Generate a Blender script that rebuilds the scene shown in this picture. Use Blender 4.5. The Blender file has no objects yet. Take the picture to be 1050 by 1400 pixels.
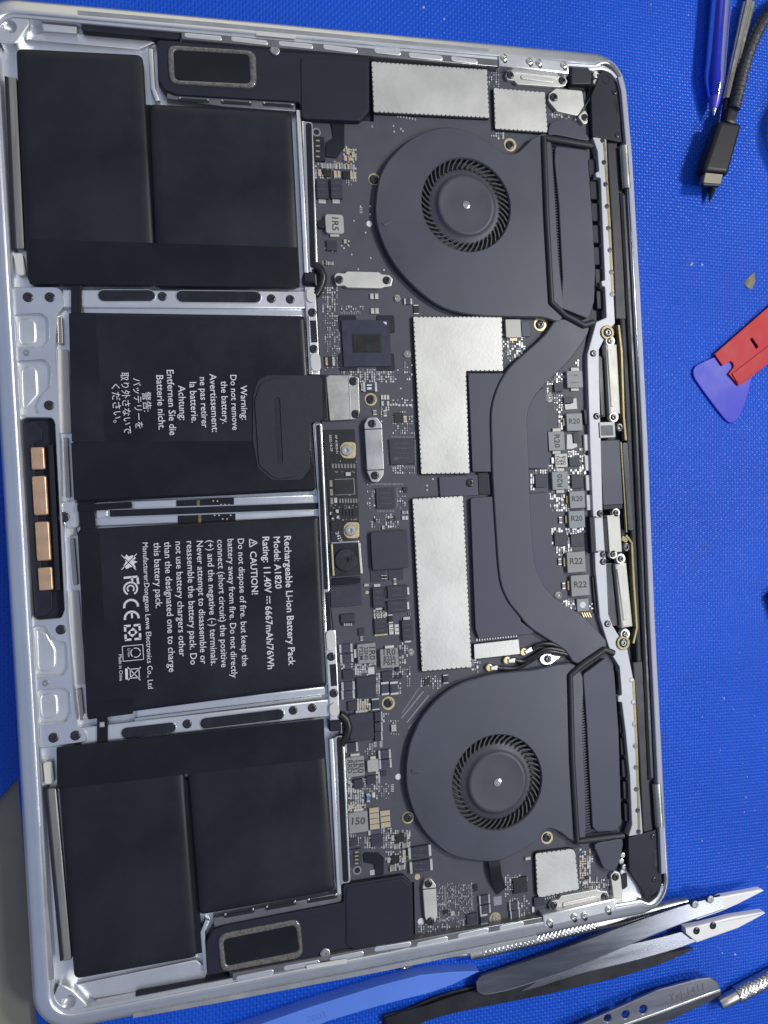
import bpy, bmesh, math, random
from mathutils import Matrix, Vector
random.seed(7)
SC = bpy.context.scene
COL = SC.collection
S = 0.001                                   # everything below is written in millimetres
# ---------------------------------------------------------------- camera
CAMP = (65.888, -178.954, 284.483)
RM = ((0.971875, -0.056129, 0.228712), (-0.055678, -0.998413, -0.008429), (0.228822, -0.004542, -0.973458))
FPX = 1020.0
cam_d = bpy.data.cameras.new('camera'); cam = bpy.data.objects.new('camera', cam_d); COL.objects.link(cam)
cam_d.sensor_fit = 'VERTICAL'; cam_d.sensor_height = 36; cam_d.sensor_width = 27
cam_d.lens = FPX / 1400 * 36; cam_d.clip_start = 0.01; cam_d.clip_end = 20
mw = Matrix.Identity(4)
for i in range(3):
    mw[i][0] = RM[0][i]; mw[i][1] = -RM[1][i]; mw[i][2] = -RM[2][i]; mw[i][3] = CAMP[i] * S
cam.matrix_world = mw
SC.camera = cam
# ---------------------------------------------------------------- light: room ambience and ceiling lamps
w = bpy.data.worlds.new('World'); SC.world = w; w.use_nodes = True
bg = w.node_tree.nodes['Background']; bg.inputs[1].default_value = 0.52
_n = w.node_tree.nodes; _l = w.node_tree.links                    # plain room: pale ceiling above, dimmer walls
_tc = _n.new('ShaderNodeTexCoord'); _sp = _n.new('ShaderNodeSeparateXYZ'); _cr = _n.new('ShaderNodeValToRGB'); _l.new(_tc.outputs['Generated'], _sp.inputs[0]); _l.new(_sp.outputs[2], _cr.inputs[0]); 
_mr = _n.new('ShaderNodeMapRange'); _mr.inputs[1].default_value = -.8; _mr.inputs[2].default_value = .8; _l.new(_sp.outputs[0], _mr.inputs[0])
_tm = _n.new('ShaderNodeMix'); _tm.data_type = 'RGBA'; _tm.inputs[6].default_value = (.84, .95, 1.22, 1); _tm.inputs[7].default_value = (1.06, 1.0, .88, 1); _l.new(_mr.outputs[0], _tm.inputs[0])
_mu = _n.new('ShaderNodeMix'); _mu.data_type = 'RGBA'; _mu.blend_type = 'MULTIPLY'; _mu.inputs[0].default_value = 1; _l.new(_cr.outputs[0], _mu.inputs[6]); _l.new(_tm.outputs[2], _mu.inputs[7]); _l.new(_mu.outputs[2], bg.inputs[0])   # bluish tint added on the left for the rim's reflections
_cr.color_ramp.elements[0].position = .05; _cr.color_ramp.elements[0].color = (.10, .105, .12, 1); _cr.color_ramp.elements[1].position = .85; _cr.color_ramp.elements[1].color = (.62, .68, .82, 1)
def lamp(name, loc, target, size, power, col, sy=None):
    d = bpy.data.lights.new(name, 'AREA'); d.shape = 'RECTANGLE' if sy else 'DISK'; d.size = size; d.energy = power; d.color = col
    if sy: d.size_y = sy
    o = bpy.data.objects.new(name, d); COL.objects.link(o)
    o.location = [c * S for c in loc]
    o.rotation_euler = (Vector(target) - Vector(loc)).to_track_quat('-Z', 'Y').to_euler()
    return o
CEN = (130, -175, 8)
lamp('bench_lamp', (830, 70, 790), CEN, 0.13, 6.6, (1.0, 0.98, 0.95))
lamp('ceiling_lamp', (800, -470, 860), CEN, 0.22, 4.4, (0.93, 0.97, 1.0))
lamp('warm_fill', (150, 1000, 620), CEN, 0.9, 1.5, (1.0, 0.89, 0.60))  # added warm fill that yellows the top rim; no window known there
SC.view_settings.view_transform = 'Standard'; SC.view_settings.look = 'None'
SC.view_settings.exposure = 0.0; SC.view_settings.gamma = 1.0
SC.cycles.max_bounces = 8

# ---------------------------------------------------------------- measuring and mesh helpers
def q(px, py, z=9.0):
    """photo measurement -> x, y in mm on the horizontal plane at height z"""
    a, b = (px - 525) / FPX, (py - 700) / FPX
    d = [RM[0][i] * a + RM[1][i] * b + RM[2][i] for i in range(3)]
    t = (z - CAMP[2]) / d[2]
    return (CAMP[0] + d[0] * t, CAMP[1] + d[1] * t)
def Q(pts, z): return [q(x, y, z) for x, y in pts]
def q3(px, py, z): x, y = q(px, py, z); return (x, y, z)
def pxmm(px, py, z):                         # mm per photo pixel there, along x and y
    a = q(px - 1, py, z); b = q(px + 1, py, z); c = q(px, py - 1, z); d = q(px, py + 1, z)
    return math.hypot(b[0] - a[0], b[1] - a[1]) / 2, math.hypot(d[0] - c[0], d[1] - c[1]) / 2
WL = {}
def link(ob, wl, parent=None):
    COL.objects.link(ob)
    p = WL[parent.name] if parent else (0, 0, 0)
    if parent: ob.parent = parent
    ob.location = [(wl[i] - p[i]) * S for i in range(3)]
    WL[ob.name] = tuple(wl)
    return ob
def empty(name, wl, label, cat):
    o = bpy.data.objects.new(name, None); o.empty_display_size = 0.02
    link(o, wl); o['label'] = label; o['category'] = cat
    return o
def tag(o, label, cat): o['label'] = label; o['category'] = cat; return o
def add(name, vs, fs, m, par=None, fm=None, ang=35, wl=None):
    if wl is None:
        lo = [min(v[i] for v in vs) for i in range(3)]; hi = [max(v[i] for v in vs) for i in range(3)]
        wl = ((lo[0] + hi[0]) / 2, (lo[1] + hi[1]) / 2, lo[2])
    me = bpy.data.meshes.new(name)
    me.from_pydata([tuple((v[i] - wl[i]) * S for i in range(3)) for v in vs], [], fs)
    for mm in (m if isinstance(m, (list, tuple)) else [m]): me.materials.append(mm)
    if fm: me.polygons.foreach_set('material_index', fm)
    me.polygons.foreach_set('use_smooth', [True] * len(me.polygons))
    me.update(); me.set_sharp_from_angle(angle=math.radians(ang))
    return link(bpy.data.objects.new(name, me), wl, par)
def inst(src, name, wl, par=None, rz=0.0, sc=1.0):
    o = bpy.data.objects.new(name, src); link(o, wl, par); o.rotation_euler = (0, 0, rz)
    if sc != 1.0: o.scale = (sc, sc, sc)
    return o
def ccw(p):
    a = sum(p[i - 1][0] * p[i][1] - p[i][0] * p[i - 1][1] for i in range(len(p)))
    return list(p) if a > 0 else list(p)[::-1]
def inset(p, d):
    n = len(p); out = []
    for i in range(n):
        a, b, c = p[i - 1], p[i], p[(i + 1) % n]
        e1 = (b[0] - a[0], b[1] - a[1]); e2 = (c[0] - b[0], c[1] - b[1])
        l1 = math.hypot(*e1) or 1e-9; l2 = math.hypot(*e2) or 1e-9
        n1 = (-e1[1] / l1, e1[0] / l1); n2 = (-e2[1] / l2, e2[0] / l2)
        k = max(0.35, 1 + n1[0] * n2[0] + n1[1] * n2[1])
        out.append((b[0] + d * (n1[0] + n2[0]) / k, b[1] + d * (n1[1] + n2[1]) / k))
    return out
def rnd(p, r, n=4):
    """round the corners of a polygon; r one radius or one per corner"""
    out = []; N = len(p)
    for i in range(N):
        ri = r[i] if isinstance(r, (list, tuple)) else r
        a, b, c = p[i - 1], p[i], p[(i + 1) % N]
        u = (a[0] - b[0], a[1] - b[1]); v = (c[0] - b[0], c[1] - b[1])
        lu, lv = math.hypot(*u), math.hypot(*v)
        if ri <= 0 or lu < 1e-6 or lv < 1e-6: out.append(b); continue
        cosA = max(-0.9999, min(0.9999, (u[0] * v[0] + u[1] * v[1]) / lu / lv)); A = math.acos(cosA)
        if A > 3.0: out.append(b); continue
        t = min(ri / math.tan(A / 2), lu * .48, lv * .48)
        p0 = (b[0] + u[0] / lu * t, b[1] + u[1] / lu * t); p1 = (b[0] + v[0] / lv * t, b[1] + v[1] / lv * t)
        for k in range(n + 1):
            s = k / n
            out.append(((1 - s) ** 2 * p0[0] + 2 * s * (1 - s) * b[0] + s * s * p1[0], (1 - s) ** 2 * p0[1] + 2 * s * (1 - s) * b[1] + s * s * p1[1]))
    return out
def smoothp(p, n=4, closed=True):
    """Catmull-Rom through the measured outline points"""
    out = []; N = len(p); rg = range(N) if closed else range(N - 1)
    g = (lambda i: p[i % N]) if closed else (lambda i: p[max(0, min(N - 1, i))])
    for i in rg:
        p0, p1, p2, p3 = g(i - 1), g(i), g(i + 1), g(i + 2)
        for k in range(n):
            t = k / n
            out.append(tuple(0.5 * (2 * b + (c - a) * t + (2 * a - 5 * b + 4 * c - d) * t * t + (-a + 3 * b - 3 * c + d) * t ** 3) for a, b, c, d in zip(p0, p1, p2, p3)))
    if not closed: out.append(tuple(p[-1]))
    return out
def prism(name, pts, z0, z1, m, par=None, bev=0.12, nb=2, ang=35, flare=0.0):
    p = ccw(pts); n = len(p)
    rings = [(inset(p, -flare) if flare else p, z0), (p, z1 - bev)]
    for k in range(1, nb + 1):
        a = math.pi / 2 * k / nb
        rings.append((inset(p, bev * (1 - math.cos(a))), z1 - bev + bev * math.sin(a)))
    if nb > 1: rings.append((inset(p, bev + .12), z1))     # keeps the flat top shading flat
    vs = [(x, y, z) for ring, z in rings for x, y in ring]; fs = []
    for r in range(len(rings) - 1):
        for i in range(n):
            j = (i + 1) % n; fs.append((r * n + i, r * n + j, (r + 1) * n + j, (r + 1) * n + i))
    fs.append(tuple(range((len(rings) - 1) * n, len(rings) * n))); fs.append(tuple(range(n - 1, -1, -1)))
    return add(name, vs, fs, m, par, ang=ang)
def pillow(name, pts, r, bx, bz, z0, z1, m, par=None, nb=5, n=5):
    """block with a soft rolled top edge: bx across, bz down"""
    p = ccw(pts); rings = [(rnd(p, r, n), z0), (rnd(p, r, n), z1 - bz)]
    for k in range(1, nb + 1):
        a = math.pi / 2 * k / nb; d = bx * (1 - math.cos(a)); rings.append((rnd(inset(p, d), max(.25, r - d * .8), n), z1 - bz + bz * math.sin(a)))
    rings.append((rnd(inset(p, bx + .3), max(.25, r - bx * .8), n), z1))
    N = len(rings[0][0]); vs = [(x, y, z) for ring, z in rings for x, y in ring]; fs = []
    for k in range(len(rings) - 1):
        for i in range(N): j = (i + 1) % N; fs.append((k * N + i, k * N + j, (k + 1) * N + j, (k + 1) * N + i))
    fs.append(tuple(range((len(rings) - 1) * N, len(rings) * N))); fs.append(tuple(range(N - 1, -1, -1)))
    return add(name, vs, fs, m, par, ang=60)
def plate(name, outer, holes, z0, z1, m, par=None, bev=0.1, ang=35):
    loops = [ccw(outer)] + [ccw(h)[::-1] for h in holes]
    bm = bmesh.new(); edges = []; top = []
    for L in loops:
        vs = [bm.verts.new((x, y, z1)) for x, y in inset(L, bev)]
        edges += [bm.edges.new((vs[i - 1], vs[i])) for i in range(len(vs))]; top.append(vs)
    bmesh.ops.triangle_fill(bm, use_beauty=True, use_dissolve=False, edges=edges, normal=(0, 0, 1))
    for f in bm.faces:
        f.normal_update()
        if f.normal.z < 0: f.normal_flip()
    for L, vs in zip(loops, top):
        mid = [bm.verts.new((x, y, z1 - bev)) for x, y in L]; bot = [bm.verts.new((x, y, z0)) for x, y in L]
        for i in range(len(L)):
            j = (i + 1) % len(L)
            bm.faces.new((mid[i], mid[j], vs[j], vs[i])); bm.faces.new((bot[i], bot[j], mid[j], mid[i]))
    bm.verts.index_update()
    V = [tuple(v.co) for v in bm.verts]; Fs = [tuple(v.index for v in f.verts) for f in bm.faces]; bm.free()
    return add(name, V, Fs, m, par, ang=ang)
def barpoly(path, wd):
    """closed outline of a strip of width wd (mm, one or per point) along path"""
    n = len(path); L = []; Rr = []
    for i, (x, y) in enumerate(path):
        a = path[max(0, i - 1)]; b = path[min(n - 1, i + 1)]
        dx, dy = b[0] - a[0], b[1] - a[1]; l = math.hypot(dx, dy) or 1
        hw = (wd[i] if isinstance(wd, (list, tuple)) else wd) / 2
        L.append((x - dy / l * hw, y + dx / l * hw)); Rr.append((x + dy / l * hw, y - dx / l * hw))
    return L + Rr[::-1]
def bar(name, pxpath, wpx, z0, z1, m, par=None, bev=0.12, r=None, sm=0):
    k = pxmm(*pxpath[0], z1)[0]; path = Q(pxpath, z1)
    if sm: path = smoothp(path, sm, False)
    p = barpoly(path, wpx * k)
    if r is not None: p = rnd(p, r * k, 5) if not sm else p
    return prism(name, p, z0, z1, m, par, bev)
def pill(pxpath, wpx, z, n=6):
    (x0, y0), (x1, y1) = q(*pxpath[0], z), q(*pxpath[1], z); k = pxmm(*pxpath[0], z)[0]; r = wpx * k / 2
    a = math.atan2(y1 - y0, x1 - x0); l = math.hypot(x1 - x0, y1 - y0); cx, cy = (x0 + x1) / 2, (y0 + y1) / 2; h = max(0, l / 2)
    out = []
    for s, st in ((1, -math.pi / 2), (-1, math.pi / 2)):
        for i in range(n + 1):
            t = st + math.pi * i / n; X = s * h + r * math.cos(t); Y = r * math.sin(t)
            out.append((cx + X * math.cos(a) - Y * math.sin(a), cy + X * math.sin(a) + Y * math.cos(a)))
    return out
def rectc(cx, cy, wp, hp, z):
    x, y = q(cx, cy, z); kx, ky = pxmm(cx, cy, z); a, b = wp * kx / 2, hp * ky / 2
    return [(x - a, y - b), (x + a, y - b), (x + a, y + b), (x - a, y + b)]
def boxc(name, cx, cy, wp, hp, z0, z1, m, par=None, bev=0.1, r=0):
    p = rectc(cx, cy, wp, hp, z1)
    if r: p = rnd(p, r, 3)
    return prism(name, p, z0, z1, m, par, bev, 1)
def circ(cx, cy, r, n=24): return [(cx + r * math.cos(2 * math.pi * i / n), cy + r * math.sin(2 * math.pi * i / n)) for i in range(n)]
def circpx(px, py, rpx, z, n=24): x, y = q(px, py, z); return circ(x, y, rpx * pxmm(px, py, z)[0], n)
def lathe(prof, n=24):
    vs = []; fs = []
    for r, z in prof:
        for i in range(n): a = 2 * math.pi * i / n; vs.append((r * math.cos(a), r * math.sin(a), z))
    for k in range(len(prof) - 1):
        for i in range(n):
            j = (i + 1) % n; fs.append((k * n + i, k * n + j, (k + 1) * n + j, (k + 1) * n + i))
    fs.append(tuple(range((len(prof) - 1) * n, len(prof) * n)))
    return vs, fs
def lmesh(name, prof, mats, n=20, fmf=None, ang=40):
    vs, fs = lathe(prof, n); me = bpy.data.meshes.new(name)
    me.from_pydata([tuple(c * S for c in v) for v in vs], [], fs)
    for mm in mats: me.materials.append(mm)
    if fmf: me.polygons.foreach_set('material_index', [fmf(i // n) for i in range(len(fs))])
    me.polygons.foreach_set('use_smooth', [True] * len(fs)); me.update(); me.set_sharp_from_angle(angle=math.radians(ang))
    return me
def tube(name, path, rad, m, par=None, n=14, rf=None, flat=1.0, ang=40, fm=None):
    """sweep along 3-D path (mm); rad one or per point; rf(i, s, th) scales the radius"""
    N = len(path); vs = []; fs = []; s = 0
    for i in range(N):
        a = Vector(path[max(0, i - 1)]); b = Vector(path[min(N - 1, i + 1)]); t = (b - a).normalized()
        side = t.cross(Vector((0, 0, 1))).normalized(); up = side.cross(t)
        if i: s += (Vector(path[i]) - Vector(path[i - 1])).length
        r = rad[i] if isinstance(rad, (list, tuple)) else rad
        for k in range(n):
            th = 2 * math.pi * k / n; rr = r * (rf(i, s, th) if rf else 1)
            vs.append(tuple(Vector(path[i]) + side * (rr * math.cos(th)) + up * (rr * flat * math.sin(th))))
    for i in range(N - 1):
        for k in range(n):
            j = (k + 1) % n; fs.append((i * n + k, i * n + j, (i + 1) * n + j, (i + 1) * n + k))
    fs.append(tuple(range(n - 1, -1, -1))); fs.append(tuple(range((N - 1) * n, N * n)))
    return add(name, vs, fs, m, par, ang=ang)
def ribbon(name, path, wd, th, m, par=None, roll=0.0, bev=0.25, ang=40, edge=None):
    """a bent metal strip: path of 3-D points, width wd per point, thickness th, turned about its run by roll"""
    N = len(path); vs = []; fs = []
    for i in range(N):
        a = Vector(path[max(0, i - 1)]); b = Vector(path[min(N - 1, i + 1)]); t = (b - a).normalized()
        side = t.cross(Vector((0, 0, 1))).normalized(); up = side.cross(t)
        ro = roll[i] if isinstance(roll, (list, tuple)) else roll
        sd = side * math.cos(ro) + up * math.sin(ro); u2 = up * math.cos(ro) - side * math.sin(ro)
        h = (wd[i] if isinstance(wd, (list, tuple)) else wd) / 2; be = min(bev, h * .5, th * .45); c = Vector(path[i])
        for x, y in ((-h, -th / 2 + be), (-h + be, -th / 2), (h - be, -th / 2), (h, -th / 2 + be), (h, th / 2 - be), (h - be, th / 2), (-h + be, th / 2), (-h, th / 2 - be)):
            vs.append(tuple(c + sd * x + u2 * y))
    n = 8
    for i in range(N - 1):
        for k in range(n):
            j = (k + 1) % n; fs.append((i * n + k, i * n + j, (i + 1) * n + j, (i + 1) * n + k))
    fm = [1 if k in (3, 4) else 0 for i in range(N - 1) for k in range(n)] + [1, 1]
    fs.append(tuple(range(n - 1, -1, -1))); fs.append(tuple(range((N - 1) * n, N * n)))
    return add(name, vs, fs, [m, edge] if edge else m, par, fm if edge else None, ang=ang)
def bez(p, n): return smoothp(p, n, False)
FONTS = {}
def textmesh(s, bold=0.0):
    cu = bpy.data.curves.new('t', 'FONT'); cu.body = s; cu.size = 1; cu.offset = bold; cu.resolution_u = 2
    ob = bpy.data.objects.new('t', cu); COL.objects.link(ob); bpy.context.view_layer.update()
    me = ob.to_mesh(); V = [(v.co.x, v.co.y) for v in me.vertices]; Fc = [tuple(p.vertices) for p in me.polygons]
    ob.to_mesh_clear(); bpy.data.objects.remove(ob); bpy.data.curves.remove(cu)
    return V, Fc
def text(s, p0, p1, z, m, par, name='printed_text', hs=1.0, bold=0.0, cap=None):
    """flat lettering from p0 to p1 (photo measure of the baseline) at height z"""
    V, Fc = textmesh(s, bold)
    if not V: return None
    x0 = min(v[0] for v in V); x1 = max(v[0] for v in V)
    a = q(*p0, z); b = q(*p1, z); L = math.hypot(b[0] - a[0], b[1] - a[1]); k = L / (x1 - x0)
    dx, dy = (b[0] - a[0]) / L, (b[1] - a[1]) / L; kh = k * hs if cap is None else cap / 0.7
    vs = [(a[0] + dx * (x - x0) * k - dy * y * kh, a[1] + dy * (x - x0) * k + dx * y * kh, z) for x, y in V]
    return add(name, vs, Fc, m, par)
def flatpoly(name, polys, z, m, par):
    """flat printed mark from several polygons (mm)"""
    vs = []; fs = []
    for p in polys:
        p = ccw(p); n = len(vs); vs += [(x, y, z) for x, y in p]; fs.append(tuple(range(n, n + len(p))))
    return add(name, vs, fs, m, par)
def seg(a, b, w): return barpoly([a, b], w)

# ---------------------------------------------------------------- materials (all node based)
def M(name, col, rough=.5, metal=0.0, var=.12, vs=60, rv=.08, bump=0.0, bs=2500, spec=.5, coat=0, trans=0, grain=None, ior=1.45):
    mt = bpy.data.materials.new(name); mt.use_nodes = True; nt = mt.node_tree; N = nt.nodes; Lk = nt.links
    b = N['Principled BSDF']; tc = N.new('ShaderNodeTexCoord')
    nz = N.new('ShaderNodeTexNoise'); nz.inputs['Scale'].default_value = vs; nz.inputs['Detail'].default_value = 6; nz.inputs['Roughness'].default_value = .62
    src = tc.outputs['Object']
    if grain:
        mp = N.new('ShaderNodeMapping'); mp.inputs['Scale'].default_value = grain; Lk.new(src, mp.inputs['Vector']); src = mp.outputs[0]
    Lk.new(src, nz.inputs['Vector'])
    mr = N.new('ShaderNodeMapRange'); mr.inputs[1].default_value = .3; mr.inputs[2].default_value = .7
    mr.inputs[3].default_value = 1 - var; mr.inputs[4].default_value = 1 + var; Lk.new(nz.outputs[0], mr.inputs[0])
    mx = N.new('ShaderNodeVectorMath'); mx.operation = 'SCALE'; mx.inputs[0].default_value = col[:3]; Lk.new(mr.outputs[0], mx.inputs['Scale'])
    Lk.new(mx.outputs[0], b.inputs['Base Color'])
    r2 = N.new('ShaderNodeMapRange'); r2.inputs[1].default_value = .3; r2.inputs[2].default_value = .7
    r2.inputs[3].default_value = max(.02, rough - rv); r2.inputs[4].default_value = min(1, rough + rv); Lk.new(nz.outputs[0], r2.inputs[0]); Lk.new(r2.outputs[0], b.inputs['Roughness'])
    b.inputs['Metallic'].default_value = metal; b.inputs['Specular IOR Level'].default_value = spec; b.inputs['IOR'].default_value = ior
    b.inputs['Coat Weight'].default_value = coat; b.inputs['Transmission Weight'].default_value = trans
    if bump:
        n2 = N.new('ShaderNodeTexNoise'); n2.inputs['Scale'].default_value = bs; n2.inputs['Detail'].default_value = 3; Lk.new(src, n2.inputs['Vector'])
        bp = N.new('ShaderNodeBump'); bp.inputs['Strength'].default_value = bump; bp.inputs['Distance'].default_value = .0002
        Lk.new(n2.outputs[0], bp.inputs['Height']); Lk.new(bp.outputs[0], b.inputs['Normal'])
    return mt
ALU = M('bead_blasted_aluminium', (.74, .76, .79), .33, .92, .05, 40, .05, .14, 3500)
ALUD = M('machined_aluminium', (.58, .60, .61), .28, .9, .10, 80, .08)
ALUW = M('bright_aluminium', (.74, .75, .76), .36, .85, .05, 60, .06, .12, 3000)
RAILM = M('satin_rail', (.40, .41, .44), .5, .3, .05, 60, .05, .1, 3000)
LEDGE = M('dark_anodised_ledge', (.19, .19, .20), .34, .6, .1, 100)
CRINK = M('crinkled_foil', (.014, .015, .020), .22, 0, .3, 200, .1, .9, 260)
RIMS = M('rim_gasket_grey', (.30, .31, .33), .5, .3, .2, 60)
TAN = M('brushed_steel_strip', (.42, .40, .36), .35, .9, .15, 200, .08, 0, 1, grain=(8, .3, 1))
CHROME = M('polished_edge', (.78, .79, .76), .16, 1, .06, 60)
SHIELD = M('tinned_shield_steel', (.53, .528, .498), .45, .5, .13, 45, .05, .15, 800)
BRKT = M('nickel_bracket', (.58, .57, .53), .42, .5, .05, 80)
BRKG = M('grey_nickel_bracket', (.40, .40, .40), .38, .8, .08, 80)
FENCE = M('shield_fence', (.02, .02, .022), .5, .2, .3, 400)
CELL = M('battery_pouch_film', (.0112, .0128, .0188), .40, 0, .42, 26, .14, .42, 70, spec=.38)
CELLM = M('battery_label_film', (.0097, .0112, .0168), .37, 0, .42, 30, .14, .38, 80, spec=.36)
TAPE = M('black_tape', (.008, .009, .0135), .40, 0, .35, 30, .10, .30, 120, spec=.30)
FLEX = M('black_flex', (.012, .013, .019), .33, 0, .2, 60, .08, spec=.35)
FOAM = M('adhesive_pad', (.024, .026, .034), .6, 0, .12, 300, .05, .25, 2500, spec=.35)
PCB = M('solder_mask', (.066, .067, .086), .52, 0, .10, 90, .06, .10, 1800, spec=.4)
BLK = M('black_plastic', (.016, .018, .028), .48, 0, .2, 90, .08, .06, 2500, spec=.3)
SPKR = M('speaker_plastic', (.016, .018, .030), .55, 0, .12, 60, .05, .10, 4000, spec=.3)
FAN = M('fan_cover', (.058, .063, .083), .44, .1, .16, 22, .09, .06, 4000, spec=.48)
HUB = M('fan_hub', (.060, .062, .076), .45, .1, .08, 60, spec=.4)
BLADE = M('fan_blade', (.055, .055, .058), .38, .1, .2, 200)
PIPE = M('coated_heat_pipe', (.063, .067, .088), .47, .15, .12, 30, .07, .05, 4000, spec=.42)
COLD = M('coated_cold_plate', (.056, .060, .083), .5, .15, .08, 40, .05, .05, 3500, spec=.42)
RUB = M('rubber_gasket', (.024, .025, .033), .46, 0, .15, 120, .06, spec=.4)
GRILL = M('speaker_glue', (.13, .122, .115), .22, .1, .5, 900, .1, .6, 480, coat=.6)
STEELH = M('brushed_handle_steel', (.30, .31, .35), .32, .9, .12, 60, .08, .05, 1800, grain=(.3, 3, 1))
CREAM = M('cream_plated_cover', (.46, .45, .41), .48, .25, .06, 120)
SCRB = M('black_screw', (.055, .055, .060), .26, .6, .2, 400)
SCRS = M('silver_screw', (.60, .60, .58), .28, 1, .2, 400)
GOLD = M('gold_pad', (.52, .44, .26), .38, .7, .12, 300)
BRASS = M('kapton_gold', (.20, .165, .075), .4, .4, .25, 300)
SOLD = M('solder_tin', (.52, .52, .50), .4, .5, .1, 300)
CERT = M('tan_ceramic', (.46, .37, .24), .5, 0, .1, 300)
CERG = M('grey_ceramic', (.22, .21, .19), .5, 0, .15, 300)
CERB = M('blue_grey_ceramic', (.040, .046, .072), .4, 0, .25, 300)
CHIP = M('chip_epoxy', (.036, .039, .055), .5, 0, .12, 300, .06, .06, 4000, spec=.35)
CHIPD = M('chip_dark', (.012, .013, .016), .45, 0, .15, 300)
FERR = M('ferrite_grey', (.25, .25, .25), .55, 0, .07, 200, .05, .10, 3000)
FERRL = M('ferrite_light', (.40, .39, .37), .5, .2, .07, 200, .05, .10, 3000)
FERRC = M('ferrite_cool', (.20, .22, .23), .5, .1, .07, 200, .05, .08, 3000)
DIE = M('silicon_die', (.035, .033, .028), .22, .3, .2, 200)
SUBS = M('chip_substrate', (.032, .036, .060), .42, 0, .1, 300, spec=.35)
INK = M('white_print', (.62, .64, .66), .6, 0, .05, 300)
INKG = M('grey_print', (.085, .085, .09), .6, 0, .1, 300)
INKK = M('dark_print', (.05, .05, .05), .6, 0, .1, 300)
SILK = M('silkscreen', (.24, .245, .27), .6, 0, .15, 600)
COPPER = M('copper_block', (.72, .46, .29), .34, .7, .10, 200, .08, .15, 1200)
PAPER = M('white_liner', (.56, .555, .53), .6, 0, .05, 100)
BLUEM = M('display_lid_blue', (.30, .34, .40), .4, .8, .05, 60)
HINGE = M('hinge_cylinder', (.50, .49, .44), .28, 1, .1, 100)
WIRE = M('antenna_wire', (.014, .014, .016), .35, 0, .2, 200)
STEEL = M('tweezer_steel', (.16, .165, .19), .27, 1, .10, 90, .06, .06, 1800, grain=(.3, 3, 1))  # dark reflection on the arm faces is put into this base colour
TWEDGE = M('steel_edge_highlight', (.62, .61, .58), .34, .8, .08, 200)  # brighter copy of the steel, paints the highlight along tweezer edges
EDGEM = M('satin_hinge_edge', (.34, .35, .41), .6, .2, .05, 100, .05)
STEELB = M('tool_steel_bright', (.50, .50, .50), .28, 1, .10, 150, .08)
BLKST = M('black_coated_steel', (.028, .029, .035), .36, .5, .2, 80, .1)
CERW = M('white_ceramic', (.78, .77, .74), .35, 0, .03, 100)
SPUD = M('blue_nylon', (.10, .215, .70), .42, 0, .06, 60, .06, .08, 2000)
SPUDK = M('blue_nylon_moulding', (.075, .165, .58), .42, 0, .06, 60)
PICKM = M('blue_plastic', (.022, .030, .46), .36, 0, .06, 60, .05, .03, 2000, spec=.2)
REDM = M('red_plastic', (.45, .022, .030), .5, 0, .12, 60, .08, .08, 1500, spec=.2)
PENB = M('pen_barrel', (.02, .06, .75), .08, 0, .03, 60, .02, trans=.75)
PENI = M('pen_ink_tube', (.03, .22, .80), .3, 0, .05, 60)
PENC = M('pen_cone', (.09, .07, .55), .3, 0, .05, 60)
FLUTE = M('fluted_metal', (.42, .41, .36), .34, .9, .15, 300)
BRAID = M('braided_nylon', (.034, .034, .038), .45, 0, .3, 700, .1, .3, 1500)
PLUG = M('plug_plastic', (.009, .009, .013), .42, 0, .1, 80, .06, .06, 3000, spec=.3)
SHELLM = M('connector_shell', (.20, .18, .145), .55, .5, .06, 100)
DEBRIS = M('debris_flake', (.11, .095, .06), .5, .1, .5, 900)
TABLE = M('table_top', (.24, .23, .19), .55, 0, .15, 15, .08, .06, 900, spec=.3)
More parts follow.
